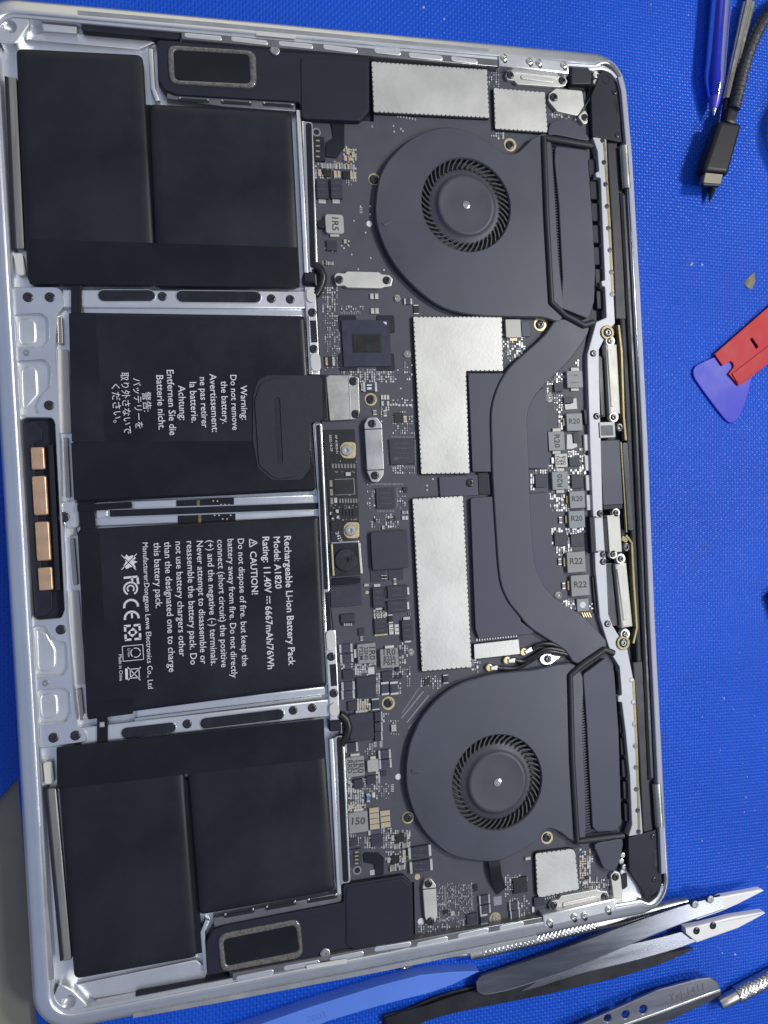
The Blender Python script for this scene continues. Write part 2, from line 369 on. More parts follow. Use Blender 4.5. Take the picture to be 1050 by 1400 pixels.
def weave():
    mt = bpy.data.materials.new('woven_blue_silicone'); mt.use_nodes = True; nt = mt.node_tree; N = nt.nodes; Lk = nt.links; b = N['Principled BSDF']
    tc = N.new('ShaderNodeTexCoord'); sp = N.new('ShaderNodeSeparateXYZ')
    mp = N.new('ShaderNodeMapping'); mp.inputs['Rotation'].default_value = (0, 0, math.radians(3)); Lk.new(tc.outputs['Object'], mp.inputs[0])
    wob = N.new('ShaderNodeTexNoise'); wob.inputs['Scale'].default_value = 25; wob.inputs['Detail'].default_value = 2; Lk.new(mp.outputs[0], wob.inputs[0])
    wv = N.new('ShaderNodeVectorMath'); wv.operation = 'SCALE'; wv.inputs['Scale'].default_value = .0016; Lk.new(wob.outputs['Color'], wv.inputs[0])
    ad = N.new('ShaderNodeVectorMath'); Lk.new(mp.outputs[0], ad.inputs[0]); Lk.new(wv.outputs[0], ad.inputs[1]); Lk.new(ad.outputs[0], sp.inputs[0])
    def mth(op, a, bb=None):
        n = N.new('ShaderNodeMath'); n.operation = op
        for i, v in enumerate((a, bb)):
            if v is None: continue
            if isinstance(v, (int, float)): n.inputs[i].default_value = v
            else: Lk.new(v, n.inputs[i])
        return n.outputs[0]
    sx = mth('SINE', mth('MULTIPLY', sp.outputs[0], math.pi / .00125)); sy = mth('SINE', mth('MULTIPLY', sp.outputs[1], math.pi / .00138))
    chk = mth('MULTIPLY', sx, sy)                        # over / under of a plain weave
    weft = mth('POWER', mth('MAXIMUM', chk, 0.0), .55); warp = mth('POWER', mth('MAXIMUM', mth('MULTIPLY', chk, -1.0), 0.0), .8)
    hgt = mth('ADD', weft, mth('MULTIPLY', warp, .45))
    fine = N.new('ShaderNodeTexNoise'); fine.inputs['Scale'].default_value = 1500; Lk.new(tc.outputs['Object'], fine.inputs[0])
    hgt = mth('ADD', hgt, mth('MULTIPLY', fine.outputs[0], .3))
    bp = N.new('ShaderNodeBump'); bp.inputs['Strength'].default_value = .95; bp.inputs['Distance'].default_value = .00028; Lk.new(hgt, bp.inputs['Height']); Lk.new(bp.outputs[0], b.inputs['Normal'])
    nz = N.new('ShaderNodeTexNoise'); nz.inputs['Scale'].default_value = 14; nz.inputs['Detail'].default_value = 7; Lk.new(tc.outputs['Object'], nz.inputs[0])
    cr = N.new('ShaderNodeValToRGB'); cr.color_ramp.elements[0].position = .35; cr.color_ramp.elements[1].position = .7
    cr.color_ramp.elements[0].color = (.006, .070, .50, 1); cr.color_ramp.elements[1].color = (.010, .086, .58, 1); Lk.new(nz.outputs[0], cr.inputs[0])
    st = N.new('ShaderNodeTexNoise'); st.inputs['Scale'].default_value = 45; st.inputs['Detail'].default_value = 4; Lk.new(tc.outputs['Object'], st.inputs[0])
    sr = N.new('ShaderNodeMapRange'); sr.inputs[1].default_value = .66; sr.inputs[2].default_value = .78; sr.inputs[3].default_value = 0; sr.inputs[4].default_value = .4; Lk.new(st.outputs[0], sr.inputs[0])
    mx = N.new('ShaderNodeMix'); mx.data_type = 'RGBA'; Lk.new(sr.outputs[0], mx.inputs[0]); Lk.new(cr.outputs[0], mx.inputs[6]); mx.inputs[7].default_value = (.03, .06, .22, 1)
    Lk.new(mx.outputs[2], b.inputs['Base Color']); b.inputs['Roughness'].default_value = .27; b.inputs['Specular IOR Level'].default_value = .18
    return mt
MAT = weave()
# ================================================================ the setting: bench and mat
o = prism('table_top', [(-900, -1000), (1000, -1000), (1000, 700), (-900, 700)], -30, -3, TABLE, None, 1.0); o['kind'] = 'structure'
matp = [(900, -900)] + Q([(58, 1500), (28, 1110), (24, 1064), (0, 1092), (-60, 1150)], 0) + [(-420, -420), (-420, 500), (900, 500)]
mat = prism('work_mat', matp, -3, 0, MAT, None, .3)
tag(mat, 'blue woven-textured silicone work mat spread under the opened laptop', 'mat')

# ================================================================ laptop: base case, open side up, on its lid
LW, LH = 240.7, 349.3
lap = empty('laptop', (LW / 2, -LH / 2, 0), 'silver laptop lying upside down with its bottom cover off, showing batteries, fans and boards', 'laptop')
def rrect(d, r, n=10):
    x0, y0, x1, y1 = d, -LH + d, LW - d, -d; r = max(.3, r - d); out = []
    for cx, cy, a0 in ((x1 - r, y1 - r, 0), (x0 + r, y1 - r, 90), (x0 + r, y0 + r, 180), (x1 - r, y0 + r, 270)):
        for i in range(n + 1):
            a = math.radians(a0 + 90 * i / n); out.append((cx + r * math.cos(a), cy + r * math.sin(a)))
    return out
prism('display_lid', rrect(4.5, 14), .02, 4.8, BLUEM, lap, .8, 3)
prism('case_floor', rrect(.8, 12), 4.9, 6.6, ALU, lap, .1, 1)
# rim: a profile swept round the outline, narrower along the hinge edge
prof = [(4.0, 5.3), (.8, 5.3), (0.1, 6.2), (0.0, 9.9), (.2, 10.6), (.7, 11.15), (1.5, 11.5), (2.8, 11.75), (4.0, 11.95), (4.4, 12.05), (5.3, 12.05), (5.6, 11.8), (5.75, 11.35), (6.6, 11.3), (6.8, 11.0), (6.85, 6.5)]
base = rrect(-1.0, 12.5, 14); nb_ = len(base); vs = []; fs = []
dense = []
for i in range(nb_):
    a, b = base[i], base[(i + 1) % nb_]; L = math.hypot(b[0] - a[0], b[1] - a[1]); k = max(1, int(L / 12))
    for j in range(k): dense.append((a[0] + (b[0] - a[0]) * j / k, a[1] + (b[1] - a[1]) * j / k))
base = dense; nb_ = len(base); nrm = inset(base, 1.0)
for (x, y), (nx, ny) in zip(base, nrm):
    t = min(1, max(0, (x - (LW - 14)) / 11)); t = t * t * (3 - 2 * t); k = 1 - .70 * t
    for d, z in prof:
        dd = d * k
        vs.append((x + (nx - x) * dd, y + (ny - y) * dd, z))
npf = len(prof)
for i in range(nb_):
    j = (i + 1) % nb_
    for k in range(npf - 1): fs.append((i * npf + k, j * npf + k, j * npf + k + 1, i * npf + k + 1))
add('case_rim', vs, fs, ALU, lap, ang=28)
# corner bosses of the front edge
for cx, cy, hx, hy in ((14, 37, 13, 36), (95, 1370, 94, 1370)):
    p = [(cx - 17, cy - 16), (cx + 22, cy - 22), (cx + 26, cy - 4), (cx + 8, cy + 22), (cx - 16, cy + 24)] if cy < 700 else [(cx - 14, cy - 26), (cx + 4, cy - 16), (cx + 26, cy + 6), (cx + 16, cy + 18), (cx - 18, cy + 18), (cx - 24, cy)]
    bo = plate('corner_boss', rnd(Q(p, 10.9), 2.2), [circpx(hx, hy, 9, 10.9)], 6.6, 10.9, ALUW, lap, .3)
    x, y = q(hx, hy, 9.6)
    add('boss_dish', *[(lambda V, Fc: ([(a + x, b + y, c) for a, b, c in V], Fc))(*lathe([(2.6, 10.2), (1.6, 9.6), (1.05, 9.5), (1.0, 9.2), (.6, 9.1)], 20))][0], ALUD, bo)
# grey gasket strips in the sloping outer rim
for nm, pth in (('rim_strip', [(106, 17), (300, 34), (520, 55), (668, 69)]), ('rim_strip', [(182, 1389), (300, 1368), (520, 1326), (735, 1282)])):
    bar(nm, pth, 6.5, 11.2, 12.12, RIMS, lap, .1)
bar('rim_strip', [(52, 1130), (70, 1340)], 8, 11.0, 11.5, RIMS, lap, .1)
for a, b in (((350, 45), (404, 50)), ((419, 1323), (474, 1314))): bar('rim_label', [a, b], 6, 11.9, 12.2, PAPER, lap, .05)
# inner walls along the two sides with their milled pill windows
bar('side_wall', [(248, 48), (460, 67), (690, 87)], 11, 6.6, 11.4, LEDGE, lap, .2)
bar('side_wall', [(318, 1336), (500, 1302), (745, 1258)], 11, 6.6, 11.4, LEDGE, lap, .2)
tops = [(252, 303, 47, 51), (316, 366, 52, 57), (381, 428, 58, 62), (442, 489, 63, 68), (512, 548, 68, 71), (559, 605, 74, 78), (617, 653, 79, 83)]
for x0, x1, y0, y1 in tops: prism('side_window', pill([(x0 + 3, y0 + 1), (x1 - 3, y1 + 1)], 7, 11.65), 10.5, 11.65, ALUW, lap, .3)
bots = [(323, 374, 1338, 1329), (388, 437, 1324, 1316), (451, 497, 1312, 1304), (512, 562, 1298, 1291), (570, 612, 1292, 1284), (626, 668, 1280, 1272), (683, 716, 1269, 1263)]
for x0, x1, y0, y1 in bots: prism('side_window', pill([(x0 + 3, y0), (x1 - 3, y1)], 7, 11.65), 10.5, 11.65, ALUW, lap, .3)
# dark vent meshes beside the speakers
prism('side_vent', pill([(117, 37), (240, 48)], 12, 10.5), 6.6, 10.5, BLK, lap, .2)
prism('side_vent', pill([(190, 1364), (312, 1342)], 12, 10.5), 6.6, 10.5, BLK, lap, .2)
# shallow shelf and bevelled bay corners
prism('bay_shelf', Q([(56, 31), (105, 36), (105, 46), (60, 43)], 10.2), 6.6, 10.2, ALUW, lap, .4)
prism('bay_shelf', Q([(131, 1371), (184, 1361), (186, 1372), (132, 1384)], 10.2), 6.6, 10.2, ALUW, lap, .4)
prism('bay_slope', Q([(34, 54), (190, 68), (212, 58), (200, 50), (60, 42)], 8.2), 6.6, 8.2, ALUW, lap, .5)
prism('bay_slope', Q([(104, 1346), (128, 1366), (280, 1340), (284, 1325), (268, 1312)], 8.2), 6.6, 8.2, ALUW, lap, .5)
bar('bay_wall', [(206, 66), (209, 120), (216, 138)], 7, 6.6, 9.6, ALU, lap, .6)
bar('bay_wall', [(282, 1330), (277, 1275), (284, 1258)], 7, 6.6, 9.6, ALU, lap, .6)
# steel trim strips beside the outer cells
for pth in ([(16, 104), (27, 340)], [(70, 1078), (92, 1314)]):
    bar('trim_strip', pth, 13, 6.6, 9.2, TAN, lap, .5, r=3); bar('trim_groove', [(pth[0][0] - 8, pth[0][1]), (pth[1][0] - 8, pth[1][1])], 4, 6.6, 10.0, BLK, lap, .1)
for pth in ([(24, 346), (30, 376)], [(65, 1042), (68, 1072)]): bar('trim_end', pth, 13, 6.6, 8.8, PAPER, lap, .3, r=4)

# black keyboard backing under boards and fans
prism('keyboard_backing', Q([(412, 60), (850, 96), (905, 1225), (480, 1310)], 6.9), 6.6, 6.9, BLK, lap, .05)

# ---- front bay plate with its pockets
ZP = 9.8
outer = rnd(Q([(18, 392), (84, 392), (89, 416), (78, 430), (76, 465), (80, 560), (84, 690), (92, 845), (102, 960), (106, 992), (120, 1002), (118, 1014), (55, 1024), (42, 850), (22, 560)], ZP), [1, 3, 2.5, 2, 2, 0, 0, 0, 0, 2, 3, 1, 1, 0, 0])
pk = [rnd(Q([(20, 430), (58, 429), (66, 436), (67, 464), (60, 474), (21, 474)], ZP), 1.6), rnd(Q([(23, 494), (60, 492), (69, 500), (69, 528), (57, 540), (50, 556), (55, 566), (26, 568)], ZP), 1.5),
      rnd(Q([(45, 856), (62, 856), (70, 872), (92, 880), (93, 914), (86, 923), (48, 924)], ZP), 1.5), rnd(Q([(49, 944), (88, 941), (96, 948), (97, 976), (90, 987), (52, 990)], ZP), 1.6)]
slot = rnd(Q([(28, 575), (36, 571), (72, 571), (75, 580), (88, 834), (84, 845), (50, 848), (43, 840)], ZP), 1.5)
fp = plate('front_plate', outer, pk + [slot], 6.6, ZP, ALU, lap, .25)
for p in pk: prism('pocket_floor', inset(ccw(p), -.02), 6.7, 8.3, ALUW, fp, .05)
for c in ([(24, 436), (48, 434), (50, 470), (25, 472)], [(28, 502), (50, 500), (52, 540), (30, 566)], [(49, 858), (64, 866), (76, 888), (76, 914), (51, 921)], [(53, 950), (78, 947), (80, 980), (56, 985)]):
    prism('pocket_step', rnd(Q(c, 8.9), 2.2), 8.3, 8.9, ALUW, fp, .6, 3)
prism('slot_floor', inset(ccw(slot), -.1), 6.65, 6.9, BLK, fp, .05)
tc_ = prism('trackpad_connector', rnd(Q([(30, 578), (48, 576), (57, 586), (57, 602), (45, 606), (58, 806), (71, 808), (71, 832), (62, 843), (48, 842), (36, 700)], 8.4), 1.2), 6.9, 8.4, BLK, lap, .2)
for cx, cy, wd, hh in ((51.5, 626.5, 19, 31), (54.5, 677.5, 20, 54), (58.5, 740, 20, 54), (62, 791.5, 20, 32)):
    pillow('copper_contact', rectc(cx, cy, wd, hh, 9.4), .7, .6, .7, 8.3, 9.4, COPPER, tc_)
for x, y in ((45, 588), (57, 832)): prism('rivet', circpx(x, y, 5, 8.55, 16), 8.3, 8.55, BLK, tc_, .1)
bar('trackpad_hinge', [(69, 608), (79, 807)], 7, 6.9, 9.4, BLKST, lap, .2)
# strips of liner and steel between plate and centre cells
for pth, w_ in (([(86, 478), (90, 592)], 15), ([(101, 808), (112, 936)], 13), ([(96, 718), (99, 733)], 14)): bar('paper_liner', pth, w_, 6.6, 7.6, PAPER, lap, .1, r=2)
for pth in ([(81, 432), (83, 470)], [(89, 598), (93, 680)], [(98, 736), (103, 800)], [(108, 942), (112, 985)]): bar('steel_tab', pth, 7, 6.6, 8.6, TAN, lap, .3, r=2)
prism('centre_post', rnd(Q([(82, 686), (108, 684), (110, 722), (90, 722), (84, 710)], 8.8), 2), 6.6, 8.8, ALUW, lap, .6)

# ---- ribs between the cells
def rib(path, ledge, pills, ribw=27):
    r_ = bar('bay_rib', path, ribw, 6.6, 9.4, ALUW, lap, .5)
    bar('rib_ledge', ledge, 13, 6.6, 8.3, ALU, lap, .6)
    for pth, w_ in pills:
        prism('pill_rim', pill(pth, w_ + 3, 9.55), 9.3, 9.55, CHROME, r_, .1)
        prism('pill_recess', pill(pth, w_, 9.65), 9.3, 9.65, CRINK, r_, .05)
    return r_
rib1 = rib([(86, 408), (424, 410)], [(112, 425), (416, 428)], [([(142, 404), (204, 404)], 16), ([(249, 405), (349, 406)], 16)])
rib2 = rib([(110, 1007), (455, 967)], [(186, 975), (446, 944)], [([(173, 1002), (233, 995)], 15), ([(281, 989), (381, 977)], 15)], 26)
bar('rib_wall', [(184, 984), (440, 953)], 4, 6.6, 9.0, CHROME, lap, .3)
rib3 = bar('bay_rib', [(128, 703), (436, 692)], 36, 6.6, 8.2, ALU, lap, .5)
bar('rib_slot_rim', [(146, 702), (436, 692)], 14, 8.0, 8.7, CHROME, lap, .2)
bar('rib_slot', [(150, 702), (438, 691.5)], 10, 8.0, 8.9, FLEX, lap, .1)
prism('slot_end', rnd(Q([(131, 694), (147, 697), (147, 706), (131, 709)], 8.9), .6), 8.0, 8.9, ALUW, lap, .3)
for y0, y1, sh in ((684, 696, 0), (703, 716, 2)):
    f_ = prism('flex_cable', Q([(241 + sh, y0), (320 + sh, y0 - 4), (320 + sh, y1 - 4), (241 + sh, y1)], 8.5), 8.1, 8.5, FLEX, lap, .05)
    prism('gold_stripe', Q([(269 + sh, y0), (273 + sh, y0), (273 + sh, y1 - 1), (269 + sh, y1 - 1)], 8.55), 8.4, 8.55, BRASS, f_, .02)
    for k in range(5):
        boxc('solder_dot', 292 + sh + k * 5.5 + random.uniform(-1, 1), (y0 + y1) / 2 - 2 + random.choice((-3, 0, 2)), 2, 2, 8.45, 8.56, SOLD, f_, .02)
bar('flex_cable', [(104, 385), (104, 430)], 14, 6.6, 10.3, FLEX, lap, .1); bar('flex_cable', [(110, 385), (110, 430)], 4, 9.9, 10.5, WIRE, lap, .1)
bar('flex_cable', [(117, 676), (121, 728)], 22, 6.6, 10.2, TAPE, lap, .2)
bar('flex_cable', [(140, 975), (140, 1018)], 15, 6.6, 10.2, TAPE, lap, .2)
boxc('solder_blob', 139, 991, 7, 7, 10.1, 10.6, SOLD, lap, .3)

# ---- spine wall between the cells and the main board
bar('spine_wall', [(408, 150), (419, 375)], 6, 6.6, 10.0, ALUW, lap, .4)
bar('spine_edge', [(415, 165), (424, 372)], 5, 6.6, 10.3, CHROME, lap, .5)
bar('spine_channel', [(421, 166), (428, 368)], 13, 6.6, 10.2, ALUD, lap, .3, r=4); bar('channel_gasket', [(422, 168), (428, 366)], 8, 9.8, 10.45, FLEX, lap, .15, r=4)
bar('spine_wall', [(453, 1010), (464, 1222)], 6, 6.6, 10.0, ALUW, lap, .4)
bar('spine_edge', [(459, 1008), (467, 1210)], 5, 6.6, 10.3, CHROME, lap, .5)
bar('spine_channel', [(464, 1006), (473, 1208)], 13, 6.6, 10.2, ALUD, lap, .3, r=4); bar('channel_gasket', [(464, 1008), (473, 1206)], 8, 9.8, 10.45, FLEX, lap, .15, r=4)
bar('spine_edge', [(421, 430), (426, 512)], 4, 6.6, 10.2, CHROME, lap, .5)
bar('spine_edge', [(429, 576), (436, 672)], 4, 6.6, 10.2, CHROME, lap, .5)
bar('spine_edge', [(438, 704), (448, 936)], 4, 6.6, 10.2, CHROME, lap, .5)
bar('spine_channel', [(435, 578), (446, 810)], 10, 6.6, 10.2, ALUD, lap, .3, r=4); bar('channel_gasket', [(435, 581), (446, 806)], 5.5, 9.8, 10.45, FLEX, lap, .15, r=2)
bar('spine_channel', [(446, 808), (449, 862)], 9, 6.6, 9.6, FLEX, lap, .2)
sp1 = bar('spine_bridge', [(424, 392), (430, 512)], 15, 6.6, 10.0, ALUW, lap, .4)
bar('bridge_slot', [(428, 438), (430, 468)], 9, 9.8, 10.12, BLK, sp1, .1)
prism('bridge_pad', pill([(425, 400), (425.5, 407)], 13, 10.6), 10.0, 10.6, PAPER, sp1, .3)
prism('bridge_pad', pill([(431, 489), (432, 501)], 14, 10.6), 10.0, 10.6, PAPER, sp1, .3)
sp2 = bar('spine_bridge', [(452, 862), (458, 985)], 14, 6.6, 10.0, ALUW, lap, .4)
bar('bridge_slot', [(455, 908), (457, 938)], 9, 9.8, 10.12, BLK, sp2, .1)
prism('bridge_pad', pill([(452, 868), (453, 884)], 13, 10.6), 10.0, 10.6, PAPER, sp2, .3)
prism('bridge_pad', pill([(457, 968), (457.4, 973)], 14, 10.6), 10.0, 10.6, PAPER, sp2, .3)
for cy, cx, dy in ((379, 424, 1), (993, 459, -1)):
    ck = boxc('cable_clip', cx, cy, 18, 14, 6.6, 11.0, BLK, lap, .5, .8)
    boxc('clip_edge', cx + 8, cy + 3, 3, 15, 9, 11.15, CHROME, ck, .3)
    pth = [q3(cx + 6, cy - 16, 9.4), q3(cx + 14, cy - 9, 9.6), q3(cx + 17, cy + 2, 9.6), q3(cx + 13, cy + 15, 9.5), q3(cx + 7, cy + 24, 9.2)]
    tube('looped_cable', bez(pth, 5), 1.7, WIRE, lap, 10)

# ---- screws used all over
SCREW = lmesh('screw', [(1.55, 0), (1.6, .25), (1.45, .42), (1.0, .5), (.62, .48), (.55, .15), (.2, .12)], [SCRB, CHROME], 18)
SCREWS = lmesh('screw', [(1.9, 0), (2.0, .3), (1.8, .5), (1.0, .56), (.62, .54), (.5, .2), (.2, .15)], [BRKG], 20)
def screw(px, py, z, par, sc=1.0, me=None): 
    x, y = q(px, py, z + .4); return inst(me or SCREW, 'screw', (x, y, z), par, random.uniform(0, 6), sc)
for x, y in ((38, 406), (68, 406), (73, 1009), (103, 1006), (67, 554), (83, 861)):
    screw(x, y, ZP, fp, 1.05)
for x, y in ((36, 482), (62, 934)): screw(x, y, ZP - .1, fp, .55, SCREWS)
screw(87, 707, 9.0, lap, 1.15)
for x, y in ((222, 405), (371, 408), (397, 409)): screw(x, y, 9.4, rib1)
for x, y in ((256, 990), (401, 971.5), (427, 968)): screw(x, y, 9.4, rib2)
for x, y in ((427, 427), (429, 477)): screw(x, y, 10.0, sp1)
for x, y in ((453, 898), (456.5, 948)): screw(x, y, 10.0, sp2)

# ================================================================ battery cells
ZC = 11.0
def cell(px, r=2.4, bev=3.6, m=CELL, z=ZC, z0=6.7):
    return pillow('battery_cell', Q(px, z), r, bev, 1.1, z0, z, m, lap)
c1 = cell([(21, 64), (195, 73), (213, 388), (37, 387)]); c2 = cell([(203, 140), (399, 152), (411, 391), (214, 391)])
c3 = cell([(76, 1030), (248, 1014), (270, 1310), (101, 1341)]); c4 = cell([(253, 1012), (443, 990), (459, 1219), (272, 1253)])
c5 = cell([(93, 426), (417, 431), (432, 671), (103, 687)], 1.6, 2.2, CELLM); c6 = cell([(106, 724), (436, 705), (448, 938), (119, 982)], 1.6, 2.2, CELLM)
for pth in ([(203, 143), (213, 384)], [(252, 1066), (270, 1304)]): bar('dark_gap_fill', pth, 15, 6.65, 9.2, TAPE, lap, .1)  # black bars added to make the gaps between cells dark
c1['label'] = 'tall black cell in the corner by the vent'
def tape(name, px, par, z=ZC + .12, m=TAPE, r=.5): return prism(name, rnd(Q(px, z), r, 3), z - .5, z, m, par, .1, 1)
tape('black_tape', [(42, 327), (407, 338), (410, 393), (40, 388)], c1)
tape('black_tape', [(77, 1022), (443, 983), (444, 1037), (78, 1079)], c3)
tape('black_tape', [(97, 605), (423, 602), (432, 668), (101, 684)], c5)
tape('label_edge', [(94, 428), (131, 429), (143, 604), (98, 604)], c5, ZC + .05, CELLM)
tape('label_edge', [(106, 727), (136, 726), (150, 978), (119, 981)], c6, ZC + .05, TAPE)
tape('black_tape', [(119, 962), (181, 953), (182, 976), (120, 984)], c6, ZC + .1)
tape('black_tape', [(105, 690), (180, 686), (181, 694), (106, 700)], c5, ZC - .5)
# clear lettering of the centre cells
zt = ZC + .03
WARN = [('Warning:', (328.6, 527), (330.5, 574)), ('Do not remove', (314.8, 512.6), (317.9, 588)), ('the battery.', (302, 521), (304, 579.5)), ('Avertissement:', (286.4, 511), (290, 590.7)),
        ('ne pas retirer', (273, 515.7), (276, 584.8)), ('la batterie.', (259, 522.4), (262, 578)), ('Achtung:', (243.6, 527), (245.7, 574.5)), ('Entfernen Sie die', (227.9, 505.7), (232, 595)),
        ('Batterie nicht.', (213.6, 513), (217, 587.6)), ('警告:', (195, 536), (197, 563)), ('バッテリーを', (182, 517), (186, 586)), ('取り外さないで', (165.5, 509), (170, 593)), ('ください。', (152.9, 525), (156, 578))]
for s, a, b in WARN: text(s, a, b, zt + .05, INK, c5, bold=.006 if s[0] < 'z' else 0)
LAB = [('Rechargeable Li-ion Battery Pack', (388.5, 733), (394.6, 910)), ('Model: A1820', (374, 734), (376.5, 805)), ('Rating: 11.40V', (358.7, 734), (362, 811)), ('6667mAh/76Wh', (362.6, 829), (366, 915)),
       ('CAUTION!', (341.8, 754), (344.3, 813)), ('Do not dispose of fire. but keep the', (325, 736.6), (331.2, 911)), ('battery away from fire. Do not directly', (311, 737), (316.5, 927)),
       ('connect (short circuit) the positive', (297, 738), (302.6, 912.5)), ('(+) and the negative (-) terminals.', (283, 738.7), (288.5, 910)), ('Never attempt to disassemble or', (268.7, 739.6), (274.2, 908)),
       ('reassemble the battery pack. Do', (255, 740), (260.4, 909)), ('not use battery chargers other', (239.8, 740.5), (245, 897.6)), ('than the designated one to charge', (224.5, 741), (231, 919)),
       ('this battery pack.', (210, 742), (213, 831.7)), ('Manufacturer:Dongguan Lewe Electronics Co., Ltd', (195, 742), (202.5, 941.8)), ('Made in China', (162, 895), (163.6, 931))]
for i, (s, a, b) in enumerate(LAB): text(s, a, b, zt, INK, c6, bold=.012 if i < 5 else .004)
zi = zt
def PX(*pp): return [q(x, y, zi) for x, y in pp]
def lines(name, segs, w_, par, extra=()): return flatpoly(name, [seg(q(*a, zi), q(*b, zi), w_) for a, b in segs] + list(extra), zi, INK, par)
lines('direct_current_mark', [((368.5, 815), (369, 825)), ((365, 815), (365.1, 817.6)), ((365.1, 819), (365.2, 821.6)), ((365.2, 823), (365.3, 825.6))], .35, c6)
lines('warning_triangle', [((341, 737), (341.6, 748)), ((341, 737), (352, 741.8)), ((352, 741.8), (341.6, 748)), ((344.5, 742.2), (348, 742)), ((342.7, 742.3), (343.4, 742.3))], .35, c6)
flatpoly('flame_mark', [PX((170, 762), (173, 758), (176, 761), (181, 759), (186, 763), (182, 766), (188, 768), (183, 771), (186, 776), (179, 775), (173, 778), (169, 773), (172, 768)),
                        seg(q(166, 759, zi), q(186, 779, zi), .28), seg(q(166, 779, zi), q(187, 757, zi), .28)], zi, INK, c6)
def arcseg(cx, cy, r, a0, a1, w_, n=12):
    pts = []
    for k in range(n + 1):
        a = math.radians(a0 + (a1 - a0) * k / n); pts.append((cx + r * math.cos(a), cy + r * math.sin(a)))
    return [seg(pts[i], pts[i + 1], w_) for i in range(n)]
# communication-mark letters: reading runs down the picture, "up" is towards +x
fx, fy = q(178.8, 800, zi)
flatpoly('approval_mark', [seg((fx - 2.2, fy + 2.7), (fx + 2.4, fy + 2.8), .75), seg((fx + 2.3, fy + 2.7), (fx + 2.5, fy + .2), .75), seg((fx + .5, fy + 2.7), (fx + .6, fy + 1.0), .65)]
         + arcseg(fx - .1, fy - 1.2, 2.2, -60, 240, .6) + arcseg(fx - .1, fy - 1.2, 1.1, -50, 230, .5), zi, INK, c6)
fx, fy = q(180, 835, zi)
flatpoly('conformity_mark', arcseg(fx - .1, fy + 1.5, 2.3, -5, 190, .75) + arcseg(fx - .1, fy - 2.6, 2.3, -5, 190, .75) + [seg((fx, fy - 2.6), (fx, fy - .5), .6)], zi, INK, c6)
fx, fy = q(181.3, 864.6, zi)
flatpoly('recycling_square', [seg((fx + sx * 2.4, fy + sy * 2.4), (fx + sx * 2.4, fy + sy * .5), .75) for sx in (-1, 1) for sy in (-1, 1)] + [seg((fx + sx * 2.7, fy + sy * 2.4), (fx + sx * .5, fy + sy * 2.4), .75) for sx in (-1, 1) for sy in (-1, 1)]
         + [[(fx + a, fy + b), (fx + a + dx1, fy + b + dy1), (fx + a + dx2, fy + b + dy2)] for a, b, dx1, dy1, dx2, dy2 in ((.2, 1.7, 1.1, -1.1, -1.1, -1.1), (-.2, -1.7, 1.1, 1.1, -1.1, 1.1), (1.7, 0, -1, 1, -1, -1), (-1.7, 0, 1, 1, 1, -1))], zi, INK, c6)
fx, fy = q(181.8, 892.6, zi)
flatpoly('battery_recycling_mark', [seg((fx - 3.4, fy - 2.6), (fx - 3.4, fy + 2.6), .22), seg((fx + 3.4, fy - 2.6), (fx + 3.4, fy + 2.6), .22), seg((fx - 3.5, fy + 2.6), (fx + 3.5, fy + 2.6), .22), seg((fx - 3.5, fy - 2.6), (fx + 3.5, fy - 2.6), .22)]
         + arcseg(fx + .9, fy, 1.6, 10, 110, .3) + arcseg(fx + .9, fy, 1.6, 130, 230, .3) + arcseg(fx + .9, fy, 1.6, 250, 350, .3), zi, INK, c6)
text('Li-ion', (174.4, 887), (174.9, 898), zi, INK, c6)
lines('bin_mark', [((174.5, 912), (192, 930)), ((175, 930), (192.5, 912)), ((178, 915), (190, 914)), ((178.5, 927), (190.5, 926.5)), ((190, 914), (190.5, 927)), ((178, 915), (178.5, 927))], .28, c6, [Q([(171, 914), (174.6, 914), (175, 929), (171.6, 929)], zi)])
# ---- battery pull pad and flex to its connector
pad = prism('battery_flex', rnd(Q([(346, 540), (352, 520), (365, 513), (440, 513), (441, 576), (424, 577), (424, 640), (412, 656), (372, 657), (352, 640), (345, 600)], 11.35), 2.2, 4), 10.9, 11.35, FOAM, lap, .15)
plate('flex_pad', rnd(Q([(348, 548), (356, 524), (378, 516), (400, 520), (414, 545), (420, 630), (404, 652), (376, 655), (354, 636)], 11.5), 4), [pill([(379, 547), (383, 631)], 7, 11.5)], 11.2, 11.75, FOAM, pad, .12)
prism('pad_slot', pill([(379, 547), (383, 631)], 7, 11.45), 11.2, 11.45, CHIPD, pad, .02)
fx = Q([(416, 514), (416, 576)], 11.2)
prism('flex_bend', Q([(428, 513), (446, 512), (449, 574), (432, 576)], 10.4), 9.5, 10.4, FLEX, pad, .4)
# ================================================================ speakers
def speaker(outline, ring, inner, panel, slots, ledge):
    sp = prism('speaker', rnd(Q(outline, 10.6), 1.6, 4), 6.7, 10.6, SPKR, lap, .4, 3)
    plate('cone_surround', rnd(Q(ring, 10.95), 3.2, 5), [rnd(Q(inner, 10.95), 1.8, 5)], 10.2, 11.2, GRILL, sp, .4, 60)
    prism('cone', rnd(Q(inner, 10.7), 1.8, 5), 10.3, 10.75, TAPE, sp, .1)
    prism('speaker_panel', rnd(Q(panel, 10.9), 1.5, 4), 10.2, 10.9, SPKR, sp, .3, 3)
    lg = bar('speaker_ledge', ledge, 14, 6.6, 9.6, LEDGE, lap, .5)
    for a, b in slots:
        prism('ledge_slot', pill([a, b], 4.5, 9.75), 9.4, 9.75, BLK, lg, .03)
        for e in (a, b): prism('ledge_stud', circpx(e[0], e[1] - 2.5, 1.6, 9.9, 10), 9.4, 9.9, CHROME, lg, .1)
    return sp
